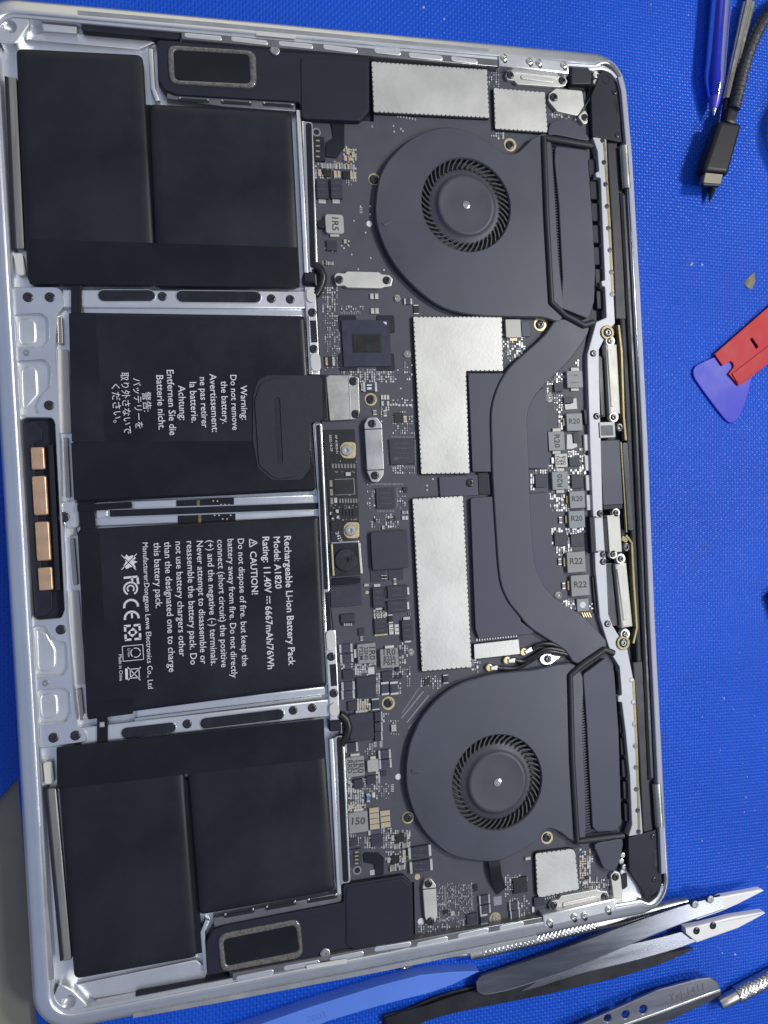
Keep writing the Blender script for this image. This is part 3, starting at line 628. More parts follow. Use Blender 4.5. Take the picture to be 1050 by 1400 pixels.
s1 = speaker([(214, 54), (372, 66), (383, 70), (505, 75), (505, 152), (492, 166), (412, 163), (410, 139), (240, 129), (224, 122), (216, 108)],
             [(228, 61), (350, 69), (351, 121), (231, 114)], [(237, 68), (340, 74), (342, 114), (239, 109)], [(411, 78), (504, 83), (504, 151), (491, 165), (412, 162)],
             [((246, 136), (284, 138.5)), ((304, 139.5), (342, 142)), ((361, 142.5), (399, 145))], [(228, 128), (306, 139), (404, 146)])
s2 = speaker([(283, 1334), (282, 1288), (290, 1272), (306, 1266), (470, 1234), (468, 1210), (552, 1197), (564, 1208), (566, 1288), (475, 1297), (446, 1303), (420, 1310)],
             [(297, 1278), (410, 1256), (415, 1309), (302, 1330)], [(305, 1285), (404, 1265), (409, 1301), (309, 1321)], [(473, 1214), (550, 1201), (562, 1211), (563, 1285), (484, 1298), (473, 1292)],
             [((308, 1253), (346, 1246)), ((365, 1242.5), (403, 1235.5)), ((422, 1232.5), (459, 1226))], [(292, 1262), (380, 1244), (468, 1227)])
for px, py, par in ((375.5, 68, s1), (444.5, 1304, s2)):
    prism('screw_ear', circpx(px, py, 7, 10.9, 18), 9.5, 10.9, ALUW, par, .4); screw(px, py, 10.9, par, .8, SCREWS)

# ================================================================ main board
ZB = 8.4
board_px = [(426, 165), (511, 166), (512, 79), (688, 92), (745, 118), (800, 124), (806, 190), (806, 430), (800, 470), (806, 640), (812, 760), (822, 860), (838, 900), (846, 1140), (838, 1170), (836, 1246), (568, 1302), (566, 1206), (477, 1212), (468, 1010), (455, 850), (447, 800), (440, 585), (434, 415)]
LB = prism('logic_board', Q(board_px, ZB), 7.4, ZB, PCB, lap, .05, 1)
LB['label'] = 'charcoal main circuit board with tinned shields'
# -- tiny parts, solder pads and vias: real pieces, joined
tv = []; tf = []; tm = []
def dot(px, py, w_, h_, dz=.22, mi=0):
    p = rectc(px, py, w_, h_, ZB + dz); n = len(tv)
    for z in (ZB - .01, ZB + dz): tv.extend((x, y, z) for x, y in p)
    tf.extend([(n + 4, n + 5, n + 6, n + 7), (n, n + 1, n + 5, n + 4), (n + 1, n + 2, n + 6, n + 5), (n + 2, n + 3, n + 7, n + 6), (n + 3, n, n + 4, n + 7)]); tm.extend([mi] * 5)
def field(x0, y0, x1, y1, n, s=(1.5, 2.4), mi=(0, 0, 1), grid=3.2):
    for _ in range(int(n * 1.5)):
        x = x0 + random.random() * (x1 - x0); y = y0 + random.random() * (y1 - y0)
        if grid: x = round(x / grid) * grid; y = round(y / grid) * grid
        a = random.uniform(*s); b = random.uniform(*s)
        if random.random() < .3: b *= 1.6
        dot(x, y, a, b, random.uniform(.12, .35), random.choice(mi))
def row(x0, y0, x1, y1, n, w_, h_, mi=0, dz=.15):
    for i in range(n):
        t = i / max(1, n - 1); dot(x0 + (x1 - x0) * t, y0 + (y1 - y0) * t, w_, h_, dz, mi)
field(440, 392, 461, 432, 46); field(443, 430, 464, 505, 70, (1, 1.8)); field(466, 418, 496, 428, 20, (1, 2)); field(466, 505, 512, 511, 36, (1.2, 1.8)); field(490, 506, 540, 522, 70, (1.6, 2.4))
row(466, 428, 492, 428, 12, 1, 3, 1); row(462, 452, 464, 500, 22, 1.6, .9, 1); row(470, 507, 535, 512, 26, 1, 2, 1)
for x, y in ((538, 550), (542, 550), (546, 551), (551, 551), (556, 551), (562, 551)): dot(x, y + 3, 2.8, 2.8)
field(534, 545, 566, 556, 8); field(537, 585, 566, 594, 18, (1, 1.8)); row(535, 597, 566, 598, 18, .8, 2.6, 1); row(531, 603, 531, 634, 18, 2.6, .8, 1); row(535, 638, 566, 638, 16, 1, 3, 1); field(536, 636, 568, 648, 24, (1.2, 2))
row(568, 602, 568, 634, 18, 2.4, .8, 1); row(506, 662, 550, 662, 26, .9, 3, 1); field(500, 660, 512, 695, 12, (1.2, 2)); row(511, 670, 511, 692, 12, 2.4, .8, 1); row(543, 668, 543, 692, 12, 2.4, .8, 1)
row(516, 699, 538, 699, 12, 1, 3, 1); field(544, 672, 553, 696, 14, (1.2, 2)); field(527, 703, 545, 722, 26, (1.2, 2.6)); field(506, 708, 520, 722, 10, (1.2, 2))
field(568, 562, 572, 600, 1); field(536, 562, 566, 584, 26, (1.2, 2)); field(520, 556, 534, 575, 10, (1.4, 2.2)); field(551, 496, 562, 520, 9, (1.6, 2))
for x, y in ((592, 655), (584, 664), (584, 670), (612, 664), (616, 664), (601, 673), (544, 506), (548, 531), (550, 545)): dot(x, y, 1.8, 1.8, .05)
field(440, 330, 480, 346, 9); field(471, 246, 481, 253, 9, (1.2, 1.6)); field(470, 202, 486, 220, 34, (1.6, 2.8), (0, 3, 3)); field(427, 222, 487, 245, 60, (1.2, 2.6), (0, 0, 3))
for x, y in ((484, 302), (509, 173), (517, 298), (506, 282), (506, 293), (493, 282), (538, 172), (539, 180), (548, 176), (551, 179), (476, 335), (481, 348), (507, 353), (490, 368), (525, 369), (500, 318)): dot(x, y, 1.8, 2.2, .1)
row(544, 159, 568, 163, 7, 1.5, 3); row(493.7, 284, 493.7, 291, 4, 4, .9); field(667, 97, 682, 118, 26, (1, 2)); field(672, 180, 690, 188, 10); field(755, 145, 770, 160, 20, (1.5, 2.6)); field(752, 155, 790, 162, 16, (1.4, 2.4))
field(512, 836, 528, 845, 18, (1.6, 2.4)); field(484, 908, 506, 921, 44, (1.8, 2.8)); field(514, 921, 521, 950, 36, (1.5, 2.4)); field(488, 955, 506, 973, 46, (1.6, 3), (0, 0, 3)); field(545, 880, 556, 908, 28, (1.4, 2.4)); field(536, 913, 560, 926, 22, (1.4, 2.6))
field(545, 934, 549, 948, 7); field(524, 974, 532, 988, 7); row(513, 1015, 513, 1021, 4, 4, 1); row(521, 1014, 521, 1021, 5, 4, 1); field(500, 1016, 512, 1030, 14, (1.4, 2.2)); field(535, 984, 545, 990, 8, (1.4, 2)); row(535, 1003, 545, 1004, 4, 1, 1.5)
field(575, 926, 604, 940, 40, (1, 2)); field(556, 928, 562, 940, 8, (1, 1.6)); row(481, 908, 481, 915, 3, 2, 2); field(466, 908, 470, 915, 4, (2, 2.4), (0,), 0)
field(474, 1062, 482, 1092, 24, (1.6, 3)); field(482, 1080, 496, 1104, 44, (1.4, 2.8)); field(496, 1064, 502, 1080, 14, (1.4, 2.4)); field(514, 1055, 520, 1072, 12, (2, 3)); field(503, 1070, 532, 1092, 34, (1.2, 2.4)); field(474, 1098, 500, 1108, 26, (1.6, 3), (0, 0, 3))
field(520, 1130, 536, 1160, 50, (1.4, 2.4)); field(500, 1145, 512, 1160, 20, (1.4, 2.4)); field(533, 1136, 562, 1160, 46, (1.4, 2.6)); field(529, 1164, 556, 1186, 44, (1.4, 2.6)); field(476, 1142, 492, 1156, 20, (1.2, 2.2)); row(536.5, 1073, 536.5, 1082, 5, 4, 1)
field(598, 1208, 646, 1262, 210, (1, 1.8), (0, 1, 1, 1), 2.2); field(570, 1264, 600, 1280, 26, (1.2, 2.2)); field(596, 1262, 634, 1278, 20, (1.2, 2.2)); row(608, 1212, 610, 1248, 22, 2.4, .8, 1); row(644, 1210, 646, 1244, 22, 2.4, .8, 1)
field(690, 1196, 722, 1204, 22, (1.4, 2.4)); field(690, 1205, 700, 1225, 16, (1.2, 2)); field(695, 1226, 724, 1256, 40, (1.2, 2.2)); field(792, 1162, 808, 1212, 60, (1.6, 2.6), (0, 0, 3)); field(796, 1200, 838, 1224, 46, (1.4, 2.4)); field(801, 1164, 812, 1180, 14)
row(640, 1266, 652, 1264, 5, 1, 2.6); row(736, 1231, 790, 1219, 18, 1, 2.4)
field(688, 458, 720, 492, 56, (1.6, 3)); field(746, 506, 772, 524, 24, (1.6, 2.6)); field(745, 530, 752, 540, 10); field(757, 540, 768, 560, 26, (1.2, 2)); field(763, 562, 768, 590, 18, (1.8, 3)); field(772, 616, 792, 624, 16, (1.6, 2.6)); field(794, 615, 800, 640, 14, (1.8, 3))
field(728, 640, 745, 648, 12); field(726, 648, 732, 668, 18, (1.6, 2.6)); field(745, 636, 775, 648, 20, (1.6, 2.6)); field(780, 640, 800, 648, 14, (2, 3)); field(774, 648, 782, 670, 14, (1.6, 2.8)); field(752, 672, 780, 700, 40, (1.6, 3)); field(756, 722, 800, 730, 30, (1.8, 3)); field(756, 726, 762, 748, 16); field(776, 732, 782, 748, 12, (2, 3)); field(760, 748, 782, 760, 28, (1.6, 2.6)); field(766, 820, 788, 834, 26, (1.6, 2.8)); field(806, 826, 810, 834, 5); field(788, 488, 792, 505, 6)
field(640, 902, 655, 918, 12, (1.6, 3)); row(652, 875, 706, 869, 16, 1.6, 3)
TINY = add('surface_mount_parts', tv, tf, [SOLD, SILK, INK, CERT], LB, tm); TINY['kind'] = 'stuff'

# -- larger parts, one object each
def chip(cx, cy, w_, h_, dz=.9, m=CHIP, name='chip', bev=.08, r=0): return boxc(name, cx, cy, w_, h_, ZB - .05, ZB + dz, m, LB, bev, r)
def cap(cx, cy, w_, h_, m=CERG, dz=.75, horiz=True, e=.22, name='capacitor', ends=(1, 1)):
    """ceramic body between two tinned end caps, one mesh"""
    z1 = ZB + dz; p = rectc(cx, cy, w_, h_, z1); x0, y0 = p[0]; x1, y1 = p[2]; vs = []; fs = []; fm = []
    def bx(a0, b0, a1, b1, zt_, mi):
        n = len(vs); c = .06
        vs.extend([(a0, b0, ZB - .04), (a1, b0, ZB - .04), (a1, b1, ZB - .04), (a0, b1, ZB - .04), (a0, b0, zt_ - c), (a1, b0, zt_ - c), (a1, b1, zt_ - c), (a0, b1, zt_ - c), (a0 + c, b0 + c, zt_), (a1 - c, b0 + c, zt_), (a1 - c, b1 - c, zt_), (a0 + c, b1 - c, zt_)])
        for r in (0, 4):
            for i in range(4): j = (i + 1) % 4; fs.append((n + r + i, n + r + j, n + r + 4 + j, n + r + 4 + i)); fm.append(mi)
        fs.append((n + 8, n + 9, n + 10, n + 11)); fm.append(mi)
    if horiz:
        d = (x1 - x0) * e; bx(x0 + d * .8, y0 + .03, x1 - d * .8, y1 - .03, z1 - .04, 0)
        if ends[0]: bx(x0, y0, x0 + d, y1, z1, 1)
        if ends[1]: bx(x1 - d, y0, x1, y1, z1, 1)
    else:
        d = (y1 - y0) * e; bx(x0 + .03, y0 + d * .8, x1 - .03, y1 - d * .8, z1 - .04, 0)
        if ends[1]: bx(x0, y0, x1, y0 + d, z1, 1)
        if ends[0]: bx(x0, y1 - d, x1, y1, z1, 1)
    return add(name, vs, fs, [m, SOLD], LB, fm)
def inductor(cx, cy, w_, h_, m=FERR, term='t', lab=(), rot=0, dz=1.5, r=.35, tm_=None):
    b = chip(cx, cy, w_, h_, dz, m, 'inductor', .15, r)
    T = tm_ or BRKT
    for t in term:
        dx, dy, a, bb = {'t': (0, -h_ / 2 - 2, w_ * .5, 5), 'b': (0, h_ / 2 + 2, w_ * .5, 5), 'l': (-w_ / 2 - 2.5, 0, 5, h_ * .45), 'r': (w_ / 2 + 2, 0, 4, h_ * .45)}[t]
        boxc('terminal', cx + dx, cy + dy, a, bb, ZB, ZB + .7, T, LB, .1)
    n = len(lab)
    for i, s in enumerate(lab):
        f = (i - (n - 1) / 2) * (.8 if n > 1 else 0); hw = .33 if n > 1 else (.35 if len(s) > 2 else .3)
        if rot == 0: a, b2 = (cx - w_ * hw, cy + h_ * (.10 + f * .34)), (cx + w_ * hw, cy + h_ * (.08 + f * .34))
        elif rot == 1: a, b2 = (cx - w_ * (.14 + f * .34), cy - h_ * hw), (cx - w_ * (.12 + f * .34), cy + h_ * hw)
        else: a, b2 = (cx + w_ * (.14 + f * .34), cy + h_ * hw), (cx + w_ * (.12 + f * .34), cy - h_ * hw)
        text(s, a, b2, ZB + dz + .03, INKK, LB, 'part_marking', .95, .02)
    return b
def marks(cx, cy, w_, h_, rows, z):
    """worn unreadable laser marking: rows of tiny ticks"""
    P = []
    for r in range(rows):
        y = cy + (0 if rows == 1 else (r / (rows - 1) - .5) * h_); x = cx - w_ / 2
        while x < cx + w_ / 2: P.append(rectc(x, y + random.uniform(-.3, .3), random.uniform(.5, 1.3), random.uniform(1.2, 2.2), z)); x += random.choice((1.5, 1.9, 2.3))
    flatpoly('part_marking', P, z, INKG, LB)
def goldring(px, py, ro=9, ri=5, filled=True, me=None, par=None, z=ZB):
    ro -= .5
    plate('gold_ring', circpx(px, py, ro, z + .12), [circpx(px, py, ri * .8, z + .12)], z - .05, z + .12, GOLD, LB, .04)
    if filled: screw(px, py, z + .1, LB, 1.08, me)
def hole(px, py, r): prism('board_hole', circpx(px, py, r, ZB + .05, 18), ZB - .02, ZB + .05, CHIPD, LB, .01); plate('hole_ring', circpx(px, py, r + 1.6, ZB + .06), [circpx(px, py, r, ZB + .06)], ZB - .02, ZB + .06, SILK, LB, .01)
def blob(px, py, r=5):                              # round spring contact
    x, y = q(px, py, ZB + .6); k = r * pxmm(px, py, ZB)[0]; V, Fc = lathe([(k, 0), (k * 1.05, .3), (k * .6, .8), (k * .5, .4), (k * .15, .9)], 8)
    add('spring_contact', [(a * random.uniform(.8, 1.15) + x, b * random.uniform(.8, 1.15) + y, c + ZB) for a, b, c in V], Fc, SOLD, LB)
def white_pad(px, py, r=4): prism('test_pad', circpx(px, py, r, ZB + .1, 18), ZB, ZB + .1, INK, LB, .02)
def socket(cx, cy, w_, h_, n, m=BLK):
    boxc('socket', cx, cy, w_, h_, ZB, ZB + 1.0, m, LB, .1); boxc('socket_well', cx + 1, cy, w_ * .45, h_ * .8, ZB + .9, ZB + 1.05, CHIPD, LB, .02)
    for i in range(n):
        y = cy - h_ * .33 + h_ * .66 * i / (n - 1); boxc('gold_pin', cx + 1.5, y, 5, 2, ZB + 1.0, ZB + 1.2, GOLD, LB, .03); boxc('solder_leg', cx - w_ * .52, y, 3, 2, ZB, ZB + .3, SOLD, LB, .03)
# upper board end
hole(432.8, 180.6, 4); socket(433, 203, 22, 33, 4)
for c in ((444.5, 226.5), (455.5, 227), (468, 227.5), (480, 228)): cap(*c, 10, 7, CERG)
for c in ((437, 236), (458.5, 238), (463.5, 238), (480.5, 240), (485, 239.5)): cap(*c, 4.2, 9, CERT, .6, False)
chip(447.5, 236.5, 10, 10, .7, CHIPD); chip(474, 239, 10, 10.5, .7, CHIPD)
for c in ((475.5, 207), (483, 211), (472.5, 216)): cap(*c, 4.2, 7, CERT, .6, False)
cap(479.5, 217.5, 6, 4, CERT, .6)
for cx in (441, 460):
    chip(cx, 257.5, 15.5, 27, 1.3, CHIP, 'diode'); boxc('terminal', cx - .5, 275, 10, 6, ZB, ZB + .4, SOLD, LB, .06)
    marks(cx, 258, 9, 16, 3, ZB + 1.33)
inductor(457.5, 306, 25, 26, FERRL, 'b', ('1R5',), 1, 1.5, 1.2); prism('standoff', circpx(439.5, 306, 6, ZB + 1.2, 18), ZB, ZB + 1.2, BLK, LB, .2)
white_pad(505, 306); chip(453.5, 335.5, 14, 14, .8); cap(472, 330, 4, 5.5, CERT, .6, False); cap(452, 360, 8, 5, CERG, .5); cap(444, 359, 6, 6, CHIPD, .4)
row_ = [(508.5, 405), (515, 405), (509.5, 425), (515.5, 425)]
for c in row_: cap(*c, 5, 7.5, SOLD, .6, False)
blob(543, 408); blob(557, 484); blob(562, 892, 4.5); blob(751, 544, 5.5); blob(764, 814, 5)
cap(558, 412, 11, 8, CERB, .7); cap(569, 423, 7, 13, CHIPD, .5, False, .12)
# controller chip with die
for sx in (-1, 1):
    for sy in (-1, 1): boxc('shield_corner', 501.5 + sx * 26, 469 + sy * 26, 24, 24, ZB, ZB + .35, BLK, LB, .1, .8)
bc = boxc('controller_chip', 501.3, 469.3, 65.5, 63.5, ZB, ZB + .85, SUBS, LB, .1, .3)
boxc('silicon_die_rim', 501.8, 469, 40, 26, ZB + .8, ZB + .98, CHIPD, LB, .05); boxc('silicon_die', 501.3, 469, 36, 23, ZB + .9, ZB + 1.15, DIE, LB, .05)
flatpoly('pin_mark', [Q([(523.5, 440), (528.5, 440), (528.5, 444.5)], ZB + .88)], ZB + .88, INK, LB)
boxc('socket', 451, 494, 13, 13, ZB, ZB + .6, CHIPD, LB, .06); boxc('gold_pin', 446.5, 494, 3, 11, ZB + .3, ZB + .7, GOLD, LB, .05); boxc('gold_pin', 456, 494, 3, 12, ZB + .3, ZB + .7, SOLD, LB, .05)
cap(506, 529, 19, 13, CERB, .9, True, .16); flatpoly('part_marking', [rectc(505, 526.5, 7, 2, ZB + .92), rectc(505, 531, 6, 3, ZB + .92)], ZB + .92, INK, LB)
cap(496, 529, 5, 10, BRKG, .6, False)
goldring(507, 546)
for c in ((522.5, 543), (526.5, 543), (530.5, 543), (523, 551.5), (530.5, 551.5)): cap(*c, 3.4, 6.5, SOLD, .5, False)
cap(526.5, 565, 5, 9, CERG, .5, False); cap(512.5, 564, 5, 7, CERG, .5, False); chip(545, 570.5, 12.5, 12.5, .7, CHIPD); cap(554, 573, 4.5, 9, CERT, .8, False)
chip(550, 617.3, 34, 34.5, .9, CHIP)
marks(551, 616, 19, 20, 4, ZB + .93); marks(544, 809, 15, 8, 2, ZB + 1.13); marks(544, 829, 15, 8, 2, ZB + 1.13); marks(518, 817, 8, 16, 3, ZB + 1.33); marks(557, 862, 7, 16, 3, ZB + 1.33); marks(521, 856, 10, 12, 3, ZB + .93); marks(528, 681, 14, 14, 3, ZB + .83); marks(575, 1165, 17, 8, 2, ZB + 1.2); marks(576, 1184.5, 17, 8, 2, ZB + 1.2); marks(786, 518, 10, 10, 2, ZB + 1.63); marks(646, 1256, 7, 8, 2, ZB + .83)
for c_ in ((475, 886.5), (476, 900), (478, 938), (478, 950), (527.5, 1031.5), (528.5, 1044.5), (664, 1230), (665, 1243.5), (704, 1239), (705, 1250.5)): marks(*c_, 7, 6, 2, ZB + .93)
for c_ in ((527, 944), (539.5, 944)): marks(*c_, 6, 6, 2, ZB + .93)
prism('pin_mark', circpx(541, 627, 2.5, ZB + .93, 12), ZB + .9, ZB + .93, INKG, LB, .005)
chip(527, 681, 25, 27, .8, CHIP); chip(554, 669.5, 5.5, 7, .6, CHIPD); cap(551.6, 708, 4, 5.5, SOLD, .5); cap(556.2, 708, 4, 5.5, SOLD, .5); cap(554, 700.5, 8, 4.5, CERG, .5)
chip(531, 711, 5, 4, .5, CHIPD); chip(540, 709, 4, 6, .5, CHIPD); cap(524, 721, 3.5, 5, CERT, .6, False); chip(513, 711, 3, 4, .4, CHIPD)
inductor(533, 752, 50, 52, CHIP, '', (), 0, 1.7, 1.0); chip(517, 787, 21, 17, .3, CHIP); chip(541, 786, 20, 14, .3, CHIP)
cap(523, 789, 3.5, 5.5, CHIPD, .6, False); cap(527, 789, 3.5, 5.5, CHIPD, .6, False); cap(540, 795, 4, 9, CERG, .5, False)
chip(517.8, 817, 15.5, 28, 1.3, CHIP, 'diode'); boxc('terminal', 515.5, 800.5, 9, 4, ZB, ZB + .5, SOLD, LB, .05); boxc('terminal', 518, 832, 9, 3.5, ZB, ZB + .5, SOLD, LB, .05)
for cy in (809, 829): chip(543.5, cy, 27, 16, 1.1, CHIP, 'diode'); boxc('terminal', 558, cy - 1, 3, 10, ZB, ZB + .5, SOLD, LB, .05); boxc('terminal', 527.6, cy + 1, 5, 12, ZB, ZB + .6, CHIPD, LB, .05)
for k in range(4): cap(512 + k * 4.4, 838, 2.6, 6, CERG, .45, False); cap(512.6 + k * 4.4, 844.5, 3, 3.4, SOLD, .5)
chip(520.5, 856, 17, 21, .9, CHIP); boxc('gold_strip', 521, 868, 18, 2.6, ZB, ZB + .5, GOLD, LB, .05); cap(534, 846, 6, 12, CHIPD, .7, False, .15)
for cx, s in ((535, '10'), (542.6, '11')):
    cap(cx, 860.5, 6, 14, PAPER, .6, False, .18, 'resistor'); text(s, (cx - 1.6, 857.5), (cx - 1.6, 863.5), ZB + .62, INKK, LB, 'part_marking', .8)
chip(557, 862, 14, 28, 1.3, CHIP, 'diode'); boxc('terminal', 556, 845.7, 9, 4.5, ZB, ZB + .5, SOLD, LB, .05); boxc('terminal', 557.5, 877, 9, 3, ZB, ZB + .5, SOLD, LB, .05)
cap(560, 839.5, 3, 4, CHIPD, .5)
boxc('socket', 475.5, 845, 19, 11, ZB, ZB + .9, CHIP, LB, .1); boxc('socket', 476, 852, 18, 4, ZB, ZB + .7, CHIPD, LB, .05); row2 = [boxc('solder_leg', 471 + k * 2.4, 854, 1.4, 3.6, ZB, ZB + .75, SOLD, LB, .03) for k in range(5)]
chip(494, 864, 8, 10, .6, CHIP); cap(494.5, 873, 4, 6, CERG, .5, False); prism('gold_dot', circpx(501.5, 810, 2.4, ZB + .12, 12), ZB, ZB + .12, GOLD, LB, .02); cap(501, 800, 6, 4, CERT, .5)
boxc('flat_connector', 473, 815, 42, 28, ZB, ZB + .5, CHIP, LB, .1)
# power stages in the middle of the board
inductor(501.5, 893.5, 25, 27, FERR, 'l', ('1R0', '22N0', 'P22M'), 1); inductor(532.5, 900, 25, 26, FERR, 't', ('1R0', '82S6', 'P6H'), 0)
for cy, cx in ((886.5, 473), (900, 474), (938, 476), (950, 476)): cap(cx, cy, 18, 11.5, CERB, .95, True, .16)
cap(507.5, 917, 9, 10, PAPER, .8, False, .2); cap(510, 907.5, 8, 4, CERG, .5)
chip(476, 922, 14, 13, .8); chip(501, 939.5, 26, 28, .9); chip(528.5, 925, 13, 14, .8); cap(526.5, 941.5, 10.5, 18, CERB, .95, False, .16); cap(539, 941, 10.5, 18, CERB, .95, False, .16)
chip(482, 965, 12.5, 12.5, .8); cap(513.5, 963, 10, 16, CHIP, 1.0, False, .12); goldring(531, 961.5, 9.5)
chip(543, 916, 4, 6, .6, CHIPD); chip(542, 925.5, 4, 5, .6, CHIPD); chip(547.5, 925, 4, 5, .6, CHIPD); chip(549, 892, 7, 8, .6, CERB)
inductor(494.5, 994, 33, 37, CHIP, 't', (), 0, 1.8, .9, SOLD)
for cy in (980, 994, 1007): cap(517, cy, 12, 12.5, CHIP, 1.2, True, .16, 'capacitor', (0, 1))
cap(538.5, 995.5, 7, 9, FERRL, .8, False, .1); cap(480.5, 1022, 18, 12.5, CHIP, .95, True, .15)
chip(584, 932.5, 8, 9, .6, CHIPD); cap(609.5, 928.5, 7, 12, CHIPD, .7, False, .12)
# lower power section
inductor(485.5, 1048.5, 25.5, 27, FERR, 't', ('1R0', '5R51', 'RRD'), 1); inductor(510, 1047, 15.5, 16.5, FERRL, 't', (), 0, 1.2, .6)
cap(526, 1031.5, 17, 12, CERB, .95, True, .16); cap(527, 1044.5, 17, 12, CERB, .95, True, .16); white_pad(544.5, 1062, 4)
chip(490, 1071.5, 12.5, 12, .8); chip(507.5, 1066.5, 12.5, 11.5, .8); chip(524, 1058, 9, 7, .5); cap(503.5, 1091, 4.5, 11.5, M('blue_diode', (.10, .20, .38), .3), .9, False); cap(511, 1087, 4, 7.5, PAPER, .6, False)
for c in ((486, 1082), (489.5, 1082)): cap(*c, 2.8, 5, SOLD, .5, False)
cap(478, 1063.5, 4, 4, SOLD, .5); cap(478, 1070, 4, 4, SOLD, .5); cap(479.5, 1103.5, 6.5, 5, CERT, .7)
inductor(490, 1124.5, 26, 28, FERR, 't', ('150',), 0)
for i in range(4): cap(511.4 + i * .35, 1108 + i * 7.5, 13, 6.8, CERT, .8, True, .15)
for i in range(3): cap(526.4 + i * .5, 1112 + i * 8, 13, 7, CERT, .8, True, .15)
chip(515.5, 1149, 16, 16, .5); chip(484, 1151, 11, 11, .6); cap(505, 1139, 3.5, 6.5, SOLD, .5, False)
chip(547, 1146, 11, 11.5, .7, CHIPD); chip(541, 1175.5, 10.5, 11.5, .7, CHIPD)
for c in ((543, 1157.5), (554.5, 1156), (537.5, 1188), (549.5, 1186)): cap(*c, 8.5, 6.5, CERG, .75)
for c in ((537, 1146), (558, 1144), (531.5, 1176), (551, 1176), (552.5, 1166), (553, 1172)): cap(*c, 4, 7, CERT, .6, False)
for cy, cx in ((1165, 574), (1184.5, 576)): cap(cx, cy, 31, 15.5, CHIP, 1.2, True, .11)
socket(486, 1173, 17, 23, 4, CERB); hole(488.5, 1190, 4); boxc('solder_pad', 509, 1193, 7, 7, ZB, ZB + .3, SOLD, LB, .05)
goldring(511.5, 245, 8.5, 5, True); goldring(558, 1118, 8.5); goldring(697.5, 198, 9); goldring(738.5, 443.5, 9); goldring(748, 1145.5, 8.5); goldring(677, 1256, 8.5, 4, False); screw(677, 1256, ZB + .1, LB, .62, SCREWS)
# bottom end
chip(645.5, 1256.5, 14, 14.5, .8); cap(662.5, 1230, 14.5, 11.5, CERB, .95, True, .14); cap(663.5, 1243.5, 14.5, 11.5, CERB, .95, True, .14); cap(662, 1257.5, 9.5, 15, CERB, .95, False, .18)
chip(711.5, 1210.5, 19, 21, .8, CHIPD); cap(703, 1239, 13, 11, CERB, .9, True, .14); cap(704.5, 1250.5, 13, 11, CERB, .9, True, .14); boxc('code_patch', 680.5, 1231.5, 11, 12, ZB, ZB + .05, SILK, LB, .01)
chip(650, 1214, 6, 9, .4, CHIPD); chip(610, 1247, 6, 5, .5, CHIPD); cap(619, 1249, 5.5, 6, FERRL, .6); cap(729, 1243.5, 3.5, 8, PAPER, .6, False); chip(737.5, 1233, 14, 13, 1.0, CHIP)
chip(802, 1200, 5, 5, .5, CHIPD); cap(804, 1183, 3, 9, SOLD, .4, False); white_pad(575.5, 1260, 4.5); prism('solder_dot', circpx(570.5, 1199, 4, ZB + .3, 12), ZB, ZB + .3, CERT, LB, .1)
cap(722, 1174, 7, 4, SOLD, .8); cap(800, 1207, 7, 4, SOLD, .8)
# silkscreen rules beside the lower fan
for a, b in (((549, 982), (579, 945)), ((556, 988), (586, 951))): bar('silkscreen_rule', [a, b], 1.5, ZB - .01, ZB + .04, SILK, LB, .005)
for i in range(16):
    t = i / 15; flatpoly('silkscreen_tick', [rectc(550 + t * 23, 974 - t * 33, 1, 2.2, ZB + .03)], ZB + .03, SILK, LB)
    if i < 10: flatpoly('silkscreen_tick', [rectc(559 + t * 22, 995 - t * 28, 1.1, 2.6, ZB + .03)], ZB + .03, SILK, LB)
# processor power stages by the hinge rail
def r20(cx, cy, w_, h_, s, rot, term, m=FERRC): return inductor(cx, cy, w_, h_, m, term, (s,) if s else (), rot, 1.6, .35, BRASS if term == 'l' else FERRL)
r20(786, 518.5, 21.5, 23, '', 0, 'tb', FERR); r20(785.5, 577, 21.5, 24, 'R20', 0, 'l'); r20(761, 603, 22, 26, 'R20', 1, 'tb'); r20(766, 657, 22, 25, 'R20', 2, 'tb')
r20(789.5, 683, 21, 23.5, 'R20', 0, 'l'); r20(788.8, 710, 22, 23.5, 'R20', 0, 'l'); r20(788, 768.5, 25, 28, 'R22', 0, 'l', FERR); r20(793.5, 800.5, 25, 28.5, 'R22', 0, 'l', FERR)
inductor(767.5, 629.5, 17, 18.5, FERRL, 'l', ('RND', 'T44', 'N20'), 1, 1.3)
for c in ((763.5, 529.5, 11, 12), (785.5, 631, 14, 12.5), (740, 657, 16, 18), (789.5, 658, 16, 19), (767, 737, 17, 18), (789.5, 738.5, 17.5, 17), (777.5, 547, 13, 8), (788, 599, 8, 14)): chip(*c, .9, CHIP)
prism('switch_pad', Q([(772, 553), (781, 552), (782, 546), (788, 544), (789.5, 559), (773, 560)], ZB + .5), ZB, ZB + .5, PAPER, LB, .06)
prism('switch_pad', Q([(775, 594), (782, 594), (783, 606), (789, 606), (789, 611), (782, 614), (775, 614)], ZB + .5), ZB, ZB + .5, PAPER, LB, .06)
for c in ((802.5, 605, 7.5, 22), (803.5, 633, 7.5, 21), (805, 660, 7.5, 21), (806, 687, 7.5, 21)): boxc('white_contact', *c, ZB, ZB + 1.0, PAPER, LB, .2, .4)
for c in ((765.5, 768), (771, 801), (769, 687), (766.5, 711)): cap(*c, 4, 9, CERG, .7, False)
chip(797, 827, 16, 17, 1.0, FERRC); prism('test_pad', circpx(797, 827, 4, ZB + 1.05, 16), ZB + .9, ZB + 1.05, INK, LB, .02)
for k in range(4): bar('gold_pin', [(795.5 + k * 3.2, 837.5), (799 + k * 3.2, 844)], 1.6, ZB, ZB + .4, GOLD, LB, .05)
